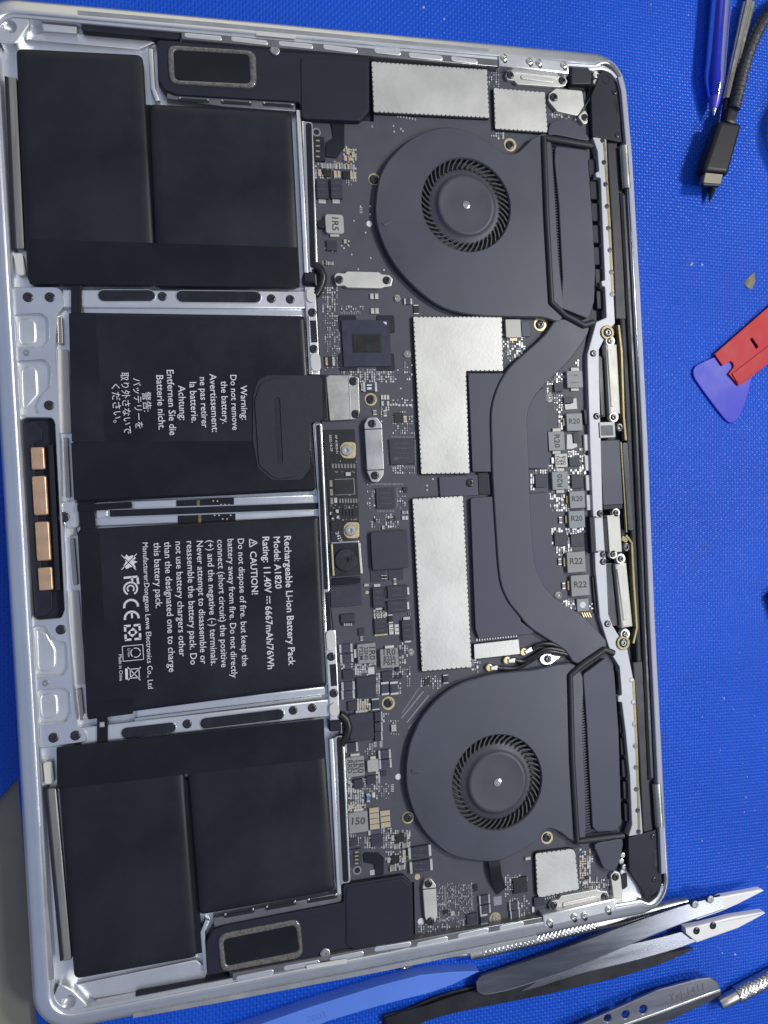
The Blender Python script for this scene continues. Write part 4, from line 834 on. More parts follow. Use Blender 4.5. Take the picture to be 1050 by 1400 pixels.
inductor(702, 449, 21, 25, FERRL, 'b', (), 0, 1.4, .6, GOLD); chip(719, 450, 11, 20, .9, CERB)
bar('board_edge_seal', [(800, 560), (802, 580)], 4, ZB, ZB + 1.2, BLK, LB); bar('board_edge_seal', [(812, 788), (816, 838)], 5, ZB - .3, ZB + .9, BLK, LB)

# -- tinned shield cans with notched edges
def teeth(p, pitch=1.75, dep=.32, wd=.5):
    p = ccw(p); out = []
    for i in range(len(p)):
        a, b = p[i], p[(i + 1) % len(p)]; L = math.hypot(b[0] - a[0], b[1] - a[1]); ux, uy = (b[0] - a[0]) / L, (b[1] - a[1]) / L; nx, ny = -uy, ux
        out.append(a); n = int(L / pitch)
        if L < 2.5: continue
        for k in range(1, n):
            s = L * k / n
            for ds, dd in ((-wd / 2, 0), (-wd / 2, dep), (wd / 2, dep), (wd / 2, 0)): out.append((a[0] + ux * (s + ds) + nx * dd, a[1] + uy * (s + ds) + ny * dd))
    return out
def shield(px, r=.5, zt=10.0, tth=True):
    p = rnd(Q(px, zt), r, 2); pts = teeth(p) if tth else p
    prism('shield_fence', inset(ccw(p), -.28), ZB - .05, zt - .35, FENCE, LB, .08, 1)
    sh = prism('shield_can', pts, zt - .3, zt, SHIELD, LB, .05, 1)
    return sh
shield([(508, 84), (666, 95), (669, 161), (511, 153)]); shield([(675, 120), (745, 126), (749, 181), (677, 176)])
shield([(565, 433), (686, 433), (688, 507), (637, 507), (642, 647), (576, 648)]); shield([(564, 682), (633, 678), (645, 912), (577, 918)])
shield([(648, 881), (709, 874), (711, 894), (649, 901)], .3, 9.6, False); shield([(732, 1167), (786, 1160), (792, 1216), (735, 1228)], [1, 2.5, 1, 2])
# -- brackets
def bracket(name, outline, zt, m, scr, par=lap, r=.8, z0=ZB, sc=.95, extra=None):
    b = prism(name, rnd(Q(outline, zt), r, 4), z0, zt, m, par, .15)
    for x, y in scr: screw(x, y, zt, b, sc)
    return b
bracket('connector_bracket', [(457, 377), (461, 373), (471, 374), (475, 371), (518, 372), (522, 375), (532, 376), (537, 381), (535, 391), (526, 392), (520, 394), (475, 393), (470, 390), (460, 391)], 9.9, BRKT, [(464, 382), (529, 383)])
b2 = bracket('connector_bracket', [(691, 102), (695, 96), (704, 95), (708, 93), (762, 99), (764, 103), (772, 104), (776, 111), (773, 117), (764, 119), (707, 115), (703, 110), (694, 109)], 9.9, BRKT, [(698, 102), (769, 109.5)])
prism('pressed_rib', pill([(715, 105), (755, 110)], 6, 10.3), 9.8, 10.3, BRKT, b2, .35, 3)
b3 = bracket('connector_bracket', [(751, 128), (760, 121), (796, 124), (799, 147), (789, 158), (762, 152), (750, 138)], 9.9, BRKT, [(757.5, 132.5)], sc=1.05)
bracket('small_bracket', [(790, 159), (800, 150), (804, 158), (803, 168), (798, 170)], 9.9, BRKT, [(800, 160)], sc=.9)
b4 = bracket('battery_connector_plate', [(446, 516), (450, 513), (479, 513), (490, 516), (492, 566), (486, 573), (451, 575)], 10.3, BRKG, [(483.5, 521), (486.5, 566)], r=.6, sc=1.0)
b4.data.materials[0] = M('scuffed_nickel', (.42, .42, .39), .40, .6, .10, 250, .06)
bar('plate_crease', [(477, 513.5), (479.5, 573.5)], 1.6, 10.2, 10.4, BRKG, b4, .05)
b5 = bracket('grey_bracket', [(498, 580), (503, 571), (515, 570), (522, 580), (525, 640), (524, 650), (517, 659), (508, 659), (502, 645)], 10.6, BRKG, [(509, 579), (513, 650)], r=1.2)
for p in (((498, 587), (522, 586)), ((501, 643), (525, 642))): bar('bracket_crease', p, 1.4, 10.5, 10.68, FENCE, b5, .02)
b6 = bracket('narrow_bracket', [(578, 1213), (581, 1203), (590, 1202), (596, 1210), (598, 1252), (595, 1261), (585, 1263), (581, 1254)], 9.9, BRKT, [(586, 1208.5), (589, 1260)], r=.8, sc=.95)
bar('bracket_crease', [(578.5, 1216), (597, 1214)], 1.3, 9.8, 9.98, FENCE, b6, .02)
b7 = bracket('connector_bracket', [(751, 1239), (755, 1232), (764, 1230), (767, 1225), (816, 1216), (821, 1218), (830, 1219), (833, 1226), (829, 1233), (821, 1235), (817, 1239), (766, 1249), (762, 1245), (754, 1245)], 9.9, BRKT, [(757.5, 1238.5), (827, 1226)])
prism('pressed_rib', pill([(772, 1237), (813, 1228)], 6, 10.3), 9.8, 10.3, BRKT, b7, .35, 3)
bracket('narrow_bracket', [(835, 1197), (840, 1191), (847, 1193), (849, 1200), (852, 1231), (840, 1234)], 9.9, BRKT, [(842, 1199.5)], r=.9)
# teardrop washer by the aerial leads
b8 = prism('teardrop_washer', smoothp(Q([(738, 901), (742, 895), (750, 894), (758, 897), (766, 898), (759, 904), (752, 909), (742, 908)], 9.4), 3), ZB, 9.4, ALUW, lap, .15)
screw(749.5, 901, 9.4, b8, .95)
# aerial leads
for pth, end, ang_ in (([(727, 887), (738, 881), (755, 881), (775, 889), (790, 893)], (721, 891.5), -.5), ([(704, 903), (716, 904), (730, 897), (744, 888), (760, 888), (785, 895)], (698, 903), .1), ([(680, 913), (700, 914), (715, 910), (733, 899), (750, 891), (786, 897)], (674, 913), .1)):
    wr = tube('aerial_lead', bez([q3(x, y, 9.6) for x, y in pth], 5), .85, WIRE, lap, 8, lambda i, s, th: 1 + .06 * math.sin(s * 6))
    ex, ey = end; bar('lead_ferrule', [(ex - 3, ey + 1), (pth[0][0] + 1, pth[0][1])], 5.5, 8.9, 10.1, BRKT, wr, .3); prism('lead_plug', circpx(ex - 5, ey, 5, 9.6, 14), ZB, 9.6, GOLD, wr, .3)
# speaker flex leads and the lower fan lead
prism('speaker_lead', rnd(Q([(452, 165), (471, 166), (471, 203), (461, 216), (445, 214), (446, 194), (456, 188)], ZB + .5), .8), ZB, ZB + .5, FLEX, lap, .1)
prism('speaker_lead', rnd(Q([(497, 1166), (518, 1166), (525, 1172), (525, 1196), (513, 1198), (512, 1182), (498, 1179)], ZB + .5), .8), ZB, ZB + .5, FLEX, lap, .1)
ribbon('fan_lead', bez([q3(675, 1176, 10.2), q3(677, 1186, 10.6), q3(679, 1200, 10.2), (q3(684, 1214, 9.2)), (q3(686, 1218, 8.8))], 5), 4.6, .25, FLEX, lap, 0, .05)
# -- battery sensing board beside the spine
SB = prism('battery_board', rnd(Q([(442, 588), (485, 587), (492, 736), (453, 740)], 8.9), .3), 7.4, 8.9, M('black_mask', (.012, .012, .015), .42, 0, .2, 200), lap, .05, 1)
for px, py in ((474, 615.5), (479, 725)):
    prism('gold_tab', rnd(Q([(px - 9, py - 5), (px - 4, py - 11), (px + 12, py - 11), (px + 12, py + 11), (px - 4, py + 11), (px - 9, py + 5)], 9.05), 1.4), 8.85, 9.05, GOLD, SB, .03); screw(px, py, 9.0, SB, 1.05, SCREWS)
def bpart(name, cx, cy, w_, h_, dz, m, bev=.05): return boxc(name, cx, cy, w_, h_, 8.85, 8.9 + dz, m, SB, bev)
for k in range(8): bpart('resistor', 455 + k * 4.2, 637, 2.6, 6, .25, CERG)
for k in range(7): bpart('resistor', 465 + k * 3.7, 684.5, 2.4, 6, .25, CERG)
bpart('sense_chip_rim', 471.5, 665.5, 27, 22, .15, SILK); bpart('sense_chip', 471.5, 665.5, 25, 20, .5, CHIPD)
for k in range(3): bpart('resistor', 452.5 + k * .6, 661 + k * 12, 4, 9, .25, CERG)
for k in range(4): bpart('capacitor', 470 + k * 4.5, 700, 2.6, 10, .25, CHIPD)
for c in ((453, 702, 4, 4), (461, 699, 4, 5), (462, 707, 4, 4), (455, 708, 3, 4), (459, 684, 4, 7), (476, 648, 7, 5)): bpart('solder_blob', *c, .5, SOLD)
bpart('transistor', 457, 719, 8, 12, .5, CHIPD); bpart('transistor', 457, 704, 7, 7, .7, CHIPD)
zs = 8.95
text('AP A1820-01', (458, 594.5), (459.5, 620), zs, INK, SB, 'board_print', .9); text('2022-10-29', (450, 594.5), (452, 617), zs, INK, SB, 'board_print', .9)
text('2427', (458.5, 728), (464, 742), zs, INK, SB, 'board_print', .9)
fieldv = [bpart('via_pad', random.uniform(452, 488), random.choice((630.5, 645, 676, 691, 694, 710)) + random.uniform(-1, 1), random.uniform(1, 2.6), random.uniform(1, 1.8), .06, SILK, .01) for _ in range(46)]
# -- large clamp screw on the battery lead
cl = prism('terminal_clamp', Q([(452, 744), (491, 741), (495, 785), (455, 788)], 9.5), 7.4, 9.5, BLKST, lap, .1)
bar('clamp_edge', [(453.5, 744), (456, 787)], 2.4, 9.3, 9.75, GOLD, cl, .1); bar('clamp_edge', [(491, 742), (494.5, 784)], 3, 9.3, 9.75, BRKT, cl, .1); bar('clamp_edge', [(453, 742.5), (491, 740)], 2, 9.3, 9.75, CHROME, cl, .1)
x, y = q(473.5, 765.5, 10.2); inst(lmesh('clamp_screw', [(4.2, 0), (4.3, .7), (4.1, .9), (1.4, .95), (.9, .9), (.7, .3), (.2, .3)], [SCRB], 28), 'clamp_screw', (x, y, 9.4), cl)
bar('clamp_lead', [(454, 796), (494, 793)], 10, 7.4, 9.2, FLEX, lap, .3)
# ================================================================ fans
ZF = 11.0
def fan(outline, cx, cy, rx, mark):
    k = pxmm(cx, cy, ZF)[0]; X, Y = q(cx, cy, ZF); ro = rx * k
    fn = plate('fan', smoothp(Q(outline, ZF), 4), [circ(X, Y, ro, 64)], 7.2, ZF, FAN, lap, .45, 40)
    prism('fan_base', circ(X, Y, ro + .5, 48), 7.1, 7.5, BLK, fn, .05)
    rh = 38.5 / 60 * ro; rs = 50 / 60 * ro
    V, Fc = lathe([(rs, 7.6), (rs, 8.9), (rs - .5, 9.3), (rh + 1.6, 9.5), (rh + .5, 9.9), (rh, 10.6), (rh - .35, 10.85), (rh - 1.2, 10.75), (rh * .5, 10.72), (1.5, 10.7)], 64)
    add('fan_hub', [(a + X, b + Y, c) for a, b, c in V], Fc, HUB, fn, ang=50)
    V, Fc = lathe([(1.55, 10.7), (1.5, 11.0), (.9, 11.1), (.7, 10.95), (.3, 10.95)], 20); add('axle_pin', [(a + X, b + Y, c) for a, b, c in V], Fc, CHROME, fn)
    me = None
    for i in range(46):
        a = 2 * math.pi * i / 46
        if me is None:
            pts = []
            for s in range(5):
                t = s / 4; r = rs - .6 + (ro + 3.0 - rs + .6) * t; th = -.30 * t - .10 * t * t; w_ = .42
                pts.append((r * math.cos(th), r * math.sin(th)))
            pl = barpoly(pts, [.5, .5, .45, .4, .35]); n = len(pl); half = n // 2
            vs = [(x, y, z) for z in (7.7, 10.2) for x, y in pl]; fs = [(i_, (i_ + 1) % n, n + (i_ + 1) % n, n + i_) for i_ in range(n)] + [tuple(range(n, 2 * n))]
            me = bpy.data.meshes.new('fan_blade'); me.from_pydata([tuple(c * S for c in v) for v in vs], [], fs); me.materials.append(BLADE); me.update()
        inst(me, 'fan_blade', (X, Y, 0), fn, a)
    prism('fan_mark', rnd(Q(mark, ZF + .25), .3), ZF - .1, ZF + .25, FAN, fn, .15)
    return fn
f1 = fan([(513, 290), (516, 255), (523, 232), (537, 212), (560, 191), (587, 178), (617, 173.5), (650, 183), (670, 196), (689, 208), (705, 209), (719, 198), (731, 187), (752, 187), (758, 250), (764, 350), (770, 434), (740, 434), (690, 433), (650, 431), (614, 424), (586, 409), (555, 381), (533, 352), (518, 318)], 637.7, 280, 60, [(521, 305), (534, 300), (535, 303), (526, 309)])
f2 = fan([(555, 1052), (559, 1022), (566, 1002), (577, 980), (602, 952), (628, 935), (652, 927), (676, 921), (727, 916), (792, 912), (797, 1000), (801, 1148), (781, 1149), (767, 1139), (752, 1133), (741, 1138), (733, 1150), (712, 1164), (688, 1175), (664, 1178.5), (626, 1172.6), (602, 1159.5), (581, 1138), (567, 1114), (557, 1083)], 680.5, 1070, 60.5, [(562, 1052), (575, 1054), (576, 1058), (563, 1058)])
# ---- heatsink fin stacks, cover plates and rubber gaskets
def sink(fin_px, plate_px, gas, nf, cap_px):
    (a, b), (c, d), w_ = fin_px
    fb = bar('fin_stack', [(a, b), (c, d)], w_, 7.2, 9.6, BLKST, lap, .1)
    for i in range(nf):
        t = (i + .5) / nf; x = a + (c - a) * t; y = b + (d - b) * t; boxc('cooling_fin', x, y, w_ * .98, 1.5, 9.0, 10.1, BLADE, fb, .03)
    cp = prism('heatsink_cover', rnd(Q(plate_px, 10.9), 1.6, 4), 7.2, 10.9, COLD, lap, .35, 3)
    g = [q3(x, y, 10.9) for x, y in gas]
    dense_ = []
    for i in range(len(g) - 1):
        for t in (0, .06, .94) if i else (0, .94): dense_.append(tuple(g[i][k] + (g[i + 1][k] - g[i][k]) * t for k in range(3)))
    dense_.append(g[-1])
    tube('rubber_gasket', dense_, 1.3, RUB, lap, 14)
    if cap_px: prism('foam_block', smoothp(Q(cap_px, 10.6), 3), 7.2, 10.6, COLD, lap, .3)
sink(((757, 205), (768, 420), 16), [(759, 199), (803, 205), (810, 300), (814, 367), (812.5, 413), (804.5, 436), (767, 421), (769, 379), (764, 280), (758, 220)], [(809, 200), (743, 189), (747, 300), (753.5, 414), (772, 431), (798, 445), (811, 441)], 56, [(751, 172), (758, 165), (772, 162), (790, 168), (801, 182), (803, 192), (760, 184), (750, 184)])
sink(((791, 925), (800, 1140), 16), [(797, 922), (828, 899), (840, 918), (846, 1000), (848, 1070), (850, 1127), (843, 1136), (817, 1138), (810, 1131), (805, 1050), (802, 990)], [(839, 893), (826, 888), (795, 909), (779, 923), (782, 1040), (788.5, 1150), (852, 1142)], 58, [(813, 1155), (832, 1150), (851, 1148), (849, 1170), (843, 1187), (834, 1191), (825, 1186), (819, 1172)])
# inner line of each gasket
# ---- heat pipe with cold plates
pl_ = [(762, 436), (745, 457), (721, 479), (700, 498), (686, 517), (676, 540), (671, 567), (672, 610), (673, 650), (678, 731), (683, 790), (693, 819), (707, 838), (724, 858), (753, 877), (773, 890), (790, 908)]
pr_ = [(830, 884), (814, 859), (794, 840), (766, 823), (748, 806), (738, 788), (731, 767), (726, 707), (724, 650), (722, 600), (721, 571), (728, 548), (745, 526), (774, 498), (793, 474), (806, 449), (790, 440)]
HP = prism('heat_pipe', smoothp(Q(pl_ + pr_, 10.75), 3), 9.2, 10.75, PIPE, lap, .6, 4, 60)
for nm, px, r in (('cold_plate', [(640, 510), (700, 510), (700, 645), (646, 645)], .8), ('cold_plate', [(716, 640), (718, 545), (746, 528), (750, 641)], .8), ('cold_plate', [(643, 681), (700, 677), (712, 850), (735, 866), (655, 874), (650, 860)], 1.2), ('cold_plate', [(722, 675), (752, 673), (758, 815), (740, 812), (724, 780)], 1.2)):
    prism(nm, rnd(Q(px, 10.0), r, 4), ZB, 10.0, COLD, lap, .2)
bk = prism('clamp_arm', rnd(Q([(600, 652), (668, 648), (672, 676), (602, 680)], 9.2), .5), ZB, 9.2, COLD, lap, .15); screw(643, 660, 9.2, bk, 1.0)
boxc('arm_block', 661, 661, 14, 30, ZB, 9.5, BLK, lap, .2)
# ================================================================ hinge side
ZR = 10.4
rail = prism('hinge_rail', rnd(Q([(810, 187), (829, 189), (835, 320), (841, 442), (832, 452), (819, 478), (819, 500), (824, 700), (829, 770), (832, 840), (838, 856), (858, 888), (866, 928), (871, 1000), (874, 1070), (879, 1140), (859, 1144), (864, 1128), (861, 1060), (855, 1000), (850, 960), (845, 960), (845, 952), (850, 950), (847, 912), (835, 893), (820, 845), (814, 780), (807, 620), (803, 500), (803, 484), (815, 440), (829, 434), (827, 392), (823, 391), (822, 384), (827, 383), (821, 243), (815, 242), (814, 236), (819, 234), (817, 207)], ZR), .5, 2), 6.6, ZR, RAILM, lap, .3)
for pts in ([(824, 192), (826, 222), (828, 252), (830, 282), (832, 312), (834, 342), (836, 372), (837, 402)], [(864, 930), (866, 960), (867.5, 990), (868.5, 1020), (869.5, 1049), (870, 1079), (872, 1108), (873, 1137)]):
    bar('adhesive_line', [(pts[0][0] + 2, pts[0][1]), (pts[3][0] + 2, pts[3][1]), (pts[-1][0] + 1, pts[-1][1])], 3.2, ZR - .1, ZR + .08, BRASS, rail, .02)
    for x, y in pts: prism('rail_hole', circpx(x, y, 3.1, ZR + .12, 14), ZR - .1, ZR + .12, SCRB, rail, .02)
for a, b, w_ in (((837, 195), (849, 436), 14), ((872, 905), (886, 1138), 13)): bar('vent_strip', [a, ((a[0] + b[0]) / 2 + 1, (a[1] + b[1]) / 2), b], w_, 6.8, 9.8, RUB, lap, .4)
for pts, n in (([(811, 215), (824, 425)], 7), ([(850, 915), (862, 1125)], 7)):
    for i in range(n):
        t = (i + .5) / n; x = pts[0][0] + (pts[1][0] - pts[0][0]) * t; y = pts[0][1] + (pts[1][1] - pts[0][1]) * t
        boxc('vent_block', x, y, 15, 25, 6.9, 8.6, BLK, lap, .3, .8)
# black hinge band and its clutch cylinders
bar('hinge_band', [(845, 198), (864, 560), (878, 860), (889, 1135)], 19, 6.6, 9.4, BLK, lap, .8); bar('hinge_cover', [(853, 262), (870, 560), (883, 860), (892, 1068)], 12, 7.0, 10.6, BLKST, lap, 1.4)
for a, b in (((852, 201), (856, 259)), ((897, 1070), (901, 1128))): 
    A, B = q3(*a, 10.6), q3(*b, 10.6); tube('hinge_cylinder', [A, tuple((A[k] + B[k]) / 2 for k in range(3)), B], 2.0, HINGE, lap, 20)
bar('hinge_edge', [(848, 104), (853, 124), (861, 215), (872, 400), (882, 600), (892, 850), (902, 1050), (908, 1195)], 7.5, 6.6, 12.25, EDGEM, lap, .5)
# black corner covers
k1 = prism('corner_cover', rnd(Q([(808, 132), (822, 97), (838, 99), (849, 112), (853, 194), (846, 194), (810, 186)], 10.7), [1, 2, 3, 3, 1, .5, .5], 4), 6.8, 10.7, BLK, lap, .3)
k2 = prism('corner_cover', rnd(Q([(859, 1146), (902, 1133), (905, 1208), (899, 1220), (882, 1230), (876, 1215), (860, 1192)], 10.7), [.5, .5, 4, 4, 1, 3, 3], 4), 6.8, 10.7, BLK, lap, .3)
for cv, scs, slot_, hl in ((k1, [(841, 125), (844.5, 184)], ((844.5, 142), (846.5, 166)), (829, 108)), (k2, [(893.5, 1144), (895, 1203)], ((896, 1163), (897, 1185)), (886.5, 1221))):
    for x, y in scs: screw(x, y, 10.7, cv, .7)
    bar('cover_slot', slot_, 5, 10.6, 10.78, BLKST, cv, .05); plate('cover_boss', circpx(*hl, 6, 10.85), [circpx(*hl, 4, 10.85)], 10.5, 10.85, BLK, cv, .08)
sq = prism('foam_block', rnd(Q([(781, 88), (806, 88), (809, 94), (809, 115), (781, 115)], 10.8), .8), 7, 10.8, RUB, lap, .5, 3)
for c in ((815, 102), (815, 112), (819, 104)): prism('contact_pad', circpx(*c, 4, 9.8, 12), 7, 9.8, BRKT, lap, .3)
boxc('cable_fitting', 789, 121, 22, 6, 7, 9.4, BLKST, lap, .5)
bar('gap_web', [(812, 118), (803, 146)], 10, 6.9, 8.6, BLK, lap, .2); bar('aerial_wire', [(818, 117), (790, 160)], 1.2, 9.9, 10.3, WIRE, lap, .05)
prism('port_floor', rnd(Q([(848, 1190), (860, 1180), (876, 1215), (878, 1232), (850, 1232)], 8.4), 1.2), 6.6, 8.4, ALUW, lap, .4); prism('port_opening', rnd(Q([(849, 1196), (857, 1192), (858, 1212), (850, 1218)], 8.6), 1), 8.2, 8.6, BLK, lap, .03)
for c in ((852, 1170), (850, 1178), (854, 1186)): prism('contact_pad', circpx(*c, 4, 9.2, 12), 7, 9.2, SCRS, lap, .4)
# port blocks in the side rim with their spring screws
SCRDK = lmesh('screw', [(1.6, 0), (1.6, .4), (1.2, .6), (.7, .5), (.5, .1), (.2, .1)], [SCRS], 14)
for pth, scs in (([(682, 81), (778, 92)], [(689, 78), (724, 83), (737, 85), (771, 88)]), ([(743, 1260), (842, 1237)], [(752, 1262), (785, 1254), (799, 1252), (832, 1244)])):
    pb = bar('port_block', pth, 17, 6.6, 12.2, ALUW, lap, .6)
    for x, y in scs: screw(x, y, 12.15, pb, .85, SCRDK); screw(x + 2, y + 5, 12.1, pb, .55)
    if pth[0][1] < 700: prism('block_wedge', Q([(681, 76), (690, 74), (690, 90)], 10.7), 6.6, 10.7, ALUW, pb, .1)
    else: prism('block_wedge', Q([(740, 1259), (750, 1252), (750, 1268)], 10.7), 6.6, 10.7, ALUW, pb, .1)
prism('corner_fillet', smoothp(Q([(805, 88), (825, 89), (840, 98), (849, 113), (846, 116), (836, 101), (822, 95), (806, 96)], 11.2), 3), 6.6, 11.2, ALUW, lap, .5)
prism('corner_fillet', smoothp(Q([(862, 1238), (884, 1236), (899, 1225), (905, 1208), (908, 1216), (903, 1230), (890, 1242), (866, 1246)], 11.2), 3), 6.6, 11.2, ALUW, lap, .5)
# display cable covers, flex and clamps along the rail
def dcover(top, bot, w_, scr):
    m_ = bar('display_cable_cover', [top, bot], w_, 8, 10.9, CREAM, lap, .9)
    bar('cover_ridge', [(top[0] - 3, top[1] + 8), (bot[0] - 3, bot[1] - 10)], w_ * .3, 10.7, 11.15, CREAM, m_, .3)
    for x, y in scr: prism('cover_ear', circpx(x, y, 6.5, 10.9, 18), 9, 10.9, BRKT, m_, .2); screw(x, y, 10.9, m_, .8)
    return m_
d1 = dcover((836, 470), (841, 566), 16, [(834.5, 466), (839.5, 570)]); d2 = dcover((849, 770), (858, 858), 16, [(849, 764), (855, 867)])
for px, py in ((831, 454.5), (852.5, 879)): plate('brass_washer', circpx(px, py, 9, 11.0), [circpx(px, py, 5, 11.0)], 8, 11.0, BRASS, lap, .2); screw(px, py, 10.8, lap, 1.15)
bar('gold_film', [(846, 444), (850, 480), (853, 570), (856, 602)], 3.4, 8, 10.2, BRASS, lap, .2); bar('gold_film', [(856, 732), (864, 742), (867, 800), (871, 858), (866, 880)], 3.4, 8, 10.2, BRASS, lap, .2)
bar('display_flex', [(823, 488), (828, 570)], 12, 7, 9.0, FLEX, lap, .2); bar('display_flex', [(832, 770), (840, 856)], 14, 7, 9.0, FLEX, lap, .2); bar('rail_side', [(819, 486), (824, 568)], 5, 7, 9.8, BLKST, lap, .3); bar('rail_side', [(829, 770), (834, 850)], 5, 7, 9.8, BLKST, lap, .3)
for x, y in ((811.5, 483), (816, 569), (825, 768), (831, 853), (821, 702), (825, 758)): screw(x, y, ZR, rail, .85)
ql = boxc('white_plate', 830.5, 587.5, 21, 21, 8, 10.9, PAPER, lap, .1); boxc('code_label', 830, 588.5, 17, 14, 10.8, 10.95, CERB, ql, .02); screw(847, 584, 10.2, lap, 1.2); 
boxc('hinge_flex', 836, 646, 27, 88, 8, 10.2, COLD, lap, .15); bar('hinge_flex', [(854, 605), (863, 725)], 9, 7, 10.0, BLKST, lap, .5); bar('flex_edge', [(849, 604), (857, 728)], 2, 9.5, 10.5, BRASS, lap, .2); boxc('flex_clamp', 838, 693, 26, 6, 8, 10.4, BLK, lap, .1)
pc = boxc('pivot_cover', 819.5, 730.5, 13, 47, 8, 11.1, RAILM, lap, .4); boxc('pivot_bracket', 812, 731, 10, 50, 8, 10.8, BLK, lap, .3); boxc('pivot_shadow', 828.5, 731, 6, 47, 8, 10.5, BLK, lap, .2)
pw = bar('pivot_plate', [(838.5, 704), (842, 755)], 17, 8, 10.9, CREAM, lap, .2)
for x, y in ((842.5, 701), (838.5, 758)): prism('cover_ear', circpx(x, y, 5.5, 10.9, 18), 9, 10.9, BRKT, pw, .2); screw(x, y, 10.9, pw, .75)
screw(856, 748, 9.8, lap, 1.25); bar('gold_film', [(850, 735), (858, 740)], 6, 8, 10.0, BRASS, lap, .2)
# ================================================================ tools on the mat
STEPS = 40
# -- ballpoint pen
def lin(a, b, n): return [tuple(a[k] + (b[k] - a[k]) * i / n for k in range(3)) for i in range(n + 1)]
zp = 4.6
PA, PB_, PC_, PD = q3(989, -40, zp), q3(977, 104, zp), q3(977, 134, zp), q3(976, 158, zp)
pen = empty('ballpoint_pen', (PA[0], PA[1], 0), 'translucent blue ballpoint pen with pale blue ink tube and bare point', 'pen')
tube('pen_barrel', lin(PA, PB_, 6) + lin(PB_, PC_, 4)[1:], [4.3] * 7 + [4.1, 3.7, 3.2, 2.7], PENB, pen, 24)
tube('ink_tube', lin(PA, q3(981, 108, zp), 5), 1.7, PENI, pen, 14); tube('pen_cone', lin(PC_, q3(976, 149, zp), 3), [2.6, 2.3, 1.9, 1.4], PENC, pen, 18); tube('pen_point', lin(q3(976, 148, zp), PD, 3), [1.2, 1.1, .8, .3], STEELB, pen, 14)
# -- fluted screwdriver under the cable plug
SA, SB1, SB2, SE, SF = q3(1032, -35, 3.2), q3(1023, 6, 3.2), q3(993.5, 137, 2.8), q3(975, 248, 2.6), q3(970, 276, 2.4)
sd = empty('screwdriver', (SB1[0], SB1[1], 0), 'slim silver fluted precision screwdriver with dark cross tip, under the cable plug', 'screwdriver')
tube('driver_handle', lin(SB1, SB2, 24), [2.6 - .7 * i / 24 for i in range(25)], FLUTE, sd, 40, lambda i, s, th: 1 + .09 * math.cos(9 * th)); tube('driver_cap', lin(SA, SB1, 4), 1.7, STEELB, sd, 18)
tube('driver_shaft', lin(SB2, SE, 6), [1.3] * 6 + [1.5], BLKST, sd, 14); tube('driver_tip', lin(SE, SF, 6), [1.9, 1.9, 1.8, 1.6, 1.2, .8, .2], BLKST, sd, 24, lambda i, s, th: 1 - (.28 * i / 6) * abs(math.sin(2 * th)))
# -- braided cable
us = empty('usb_cable', (*q(990, 200, 0), 0), 'black braided charging cable with a flat silver plug', 'cable')
zc = 7.0
pillow('plug_housing', Q([(984, 163), (1017, 167), (997, 238), (960, 234)], 9.6), 2.0, 1.9, 2.4, 4.4, 9.6, PLUG, us); bar('strain_relief', [(1004, 148), (1000, 168)], 14, 4.8, 9.0, PLUG, us, 1.2)
sh_ = pillow('plug_shell', Q([(965, 230), (991, 231), (986, 252), (961, 250)], 8.2), .8, .5, .8, 5.6, 8.2, SHELLM, us); boxc('plug_mouth', 973, 252.5, 22, 2.5, 6.0, 7.9, CHIPD, sh_, .1)
cp_ = bez([q3(1003, 150, zc), q3(1009, 125, zc), q3(1016, 95, 6), q3(1027, 62, 5), q3(1043, 30, 5), q3(1070, 0, 6), q3(1110, -14, 9), q3(1150, 20, 12), q3(1130, 90, 14), q3(1100, 150, 14), q3(1094, 210, 10), q3(1120, 280, 5), q3(1190, 330, 4)], 26)  # loop beyond the right edge is added to cast a shadow into view
tube('braided_sleeve', cp_, 2.35, BRAID, us, 28, lambda i, s, th: 1 + .15 * math.sin(2.8 * s + 3.2 * abs(((th / math.pi + .5) % 2) - 1) * 2) + .035 * math.sin(12 * th))
# -- red scraper card and blue opening pick
zk = 1.0
pick = prism('opening_pick', smoothp(Q([(949, 503), (958, 496), (985, 485), (1022, 476), (1033, 490), (1028, 520), (1018, 556), (1010, 572), (1002, 578), (992, 574), (972, 549), (954, 524), (948, 513)], zk), 4), .02, zk, PICKM, None, .3, 2)
tag(pick, 'rounded blue plastic opening pick lying under the red scraper card', 'opening pick')
zr = 1.9
card = plate('scraper_card', Q([(977, 484), (988, 500), (996, 495), (1000, 494), (1003, 498), (1003, 502), (996, 511), (1010, 527), (1018, 523), (1130, 432), (1096, 380)], zr), [rnd(Q([(1025, 463), (1029, 462), (1037, 474), (1034, 477)], zr), .4)], zk + .02, zr, REDM, None, .15)
tag(card, 'red plastic scraper blade with a notch and slot, resting on the blue pick', 'scraper blade')
prism('blade_edge', Q([(1001, 511), (1009, 524), (1017, 521), (1128, 432), (1120, 420)], zr + .45), zr - .1, zr + .45, REDM, card, .15)
# -- tray-shaped stand-in for an unknown dark object, added to cast its shadow
zt_ = 5.0
tr = plate('stand_in_tray', rnd(Q([(1058, 813), (1190, 720), (1270, 900), (1124, 1010)], zt_), 1.0), [rnd(Q([(1066, 817), (1188, 732), (1258, 896), (1128, 996)], zt_), 1.0)], .02, zt_, BLKST, None, .4)
tag(tr, 'dark tray-shaped stand-in for an unidentified object, added to shadow the blue mat across from the hinge edge', 'tray')
prism('stand_in_floor', Q([(1064, 816), (1190, 730), (1262, 897), (1127, 1000)], 1.0), .03, 1.0, BLK, tr, .05)
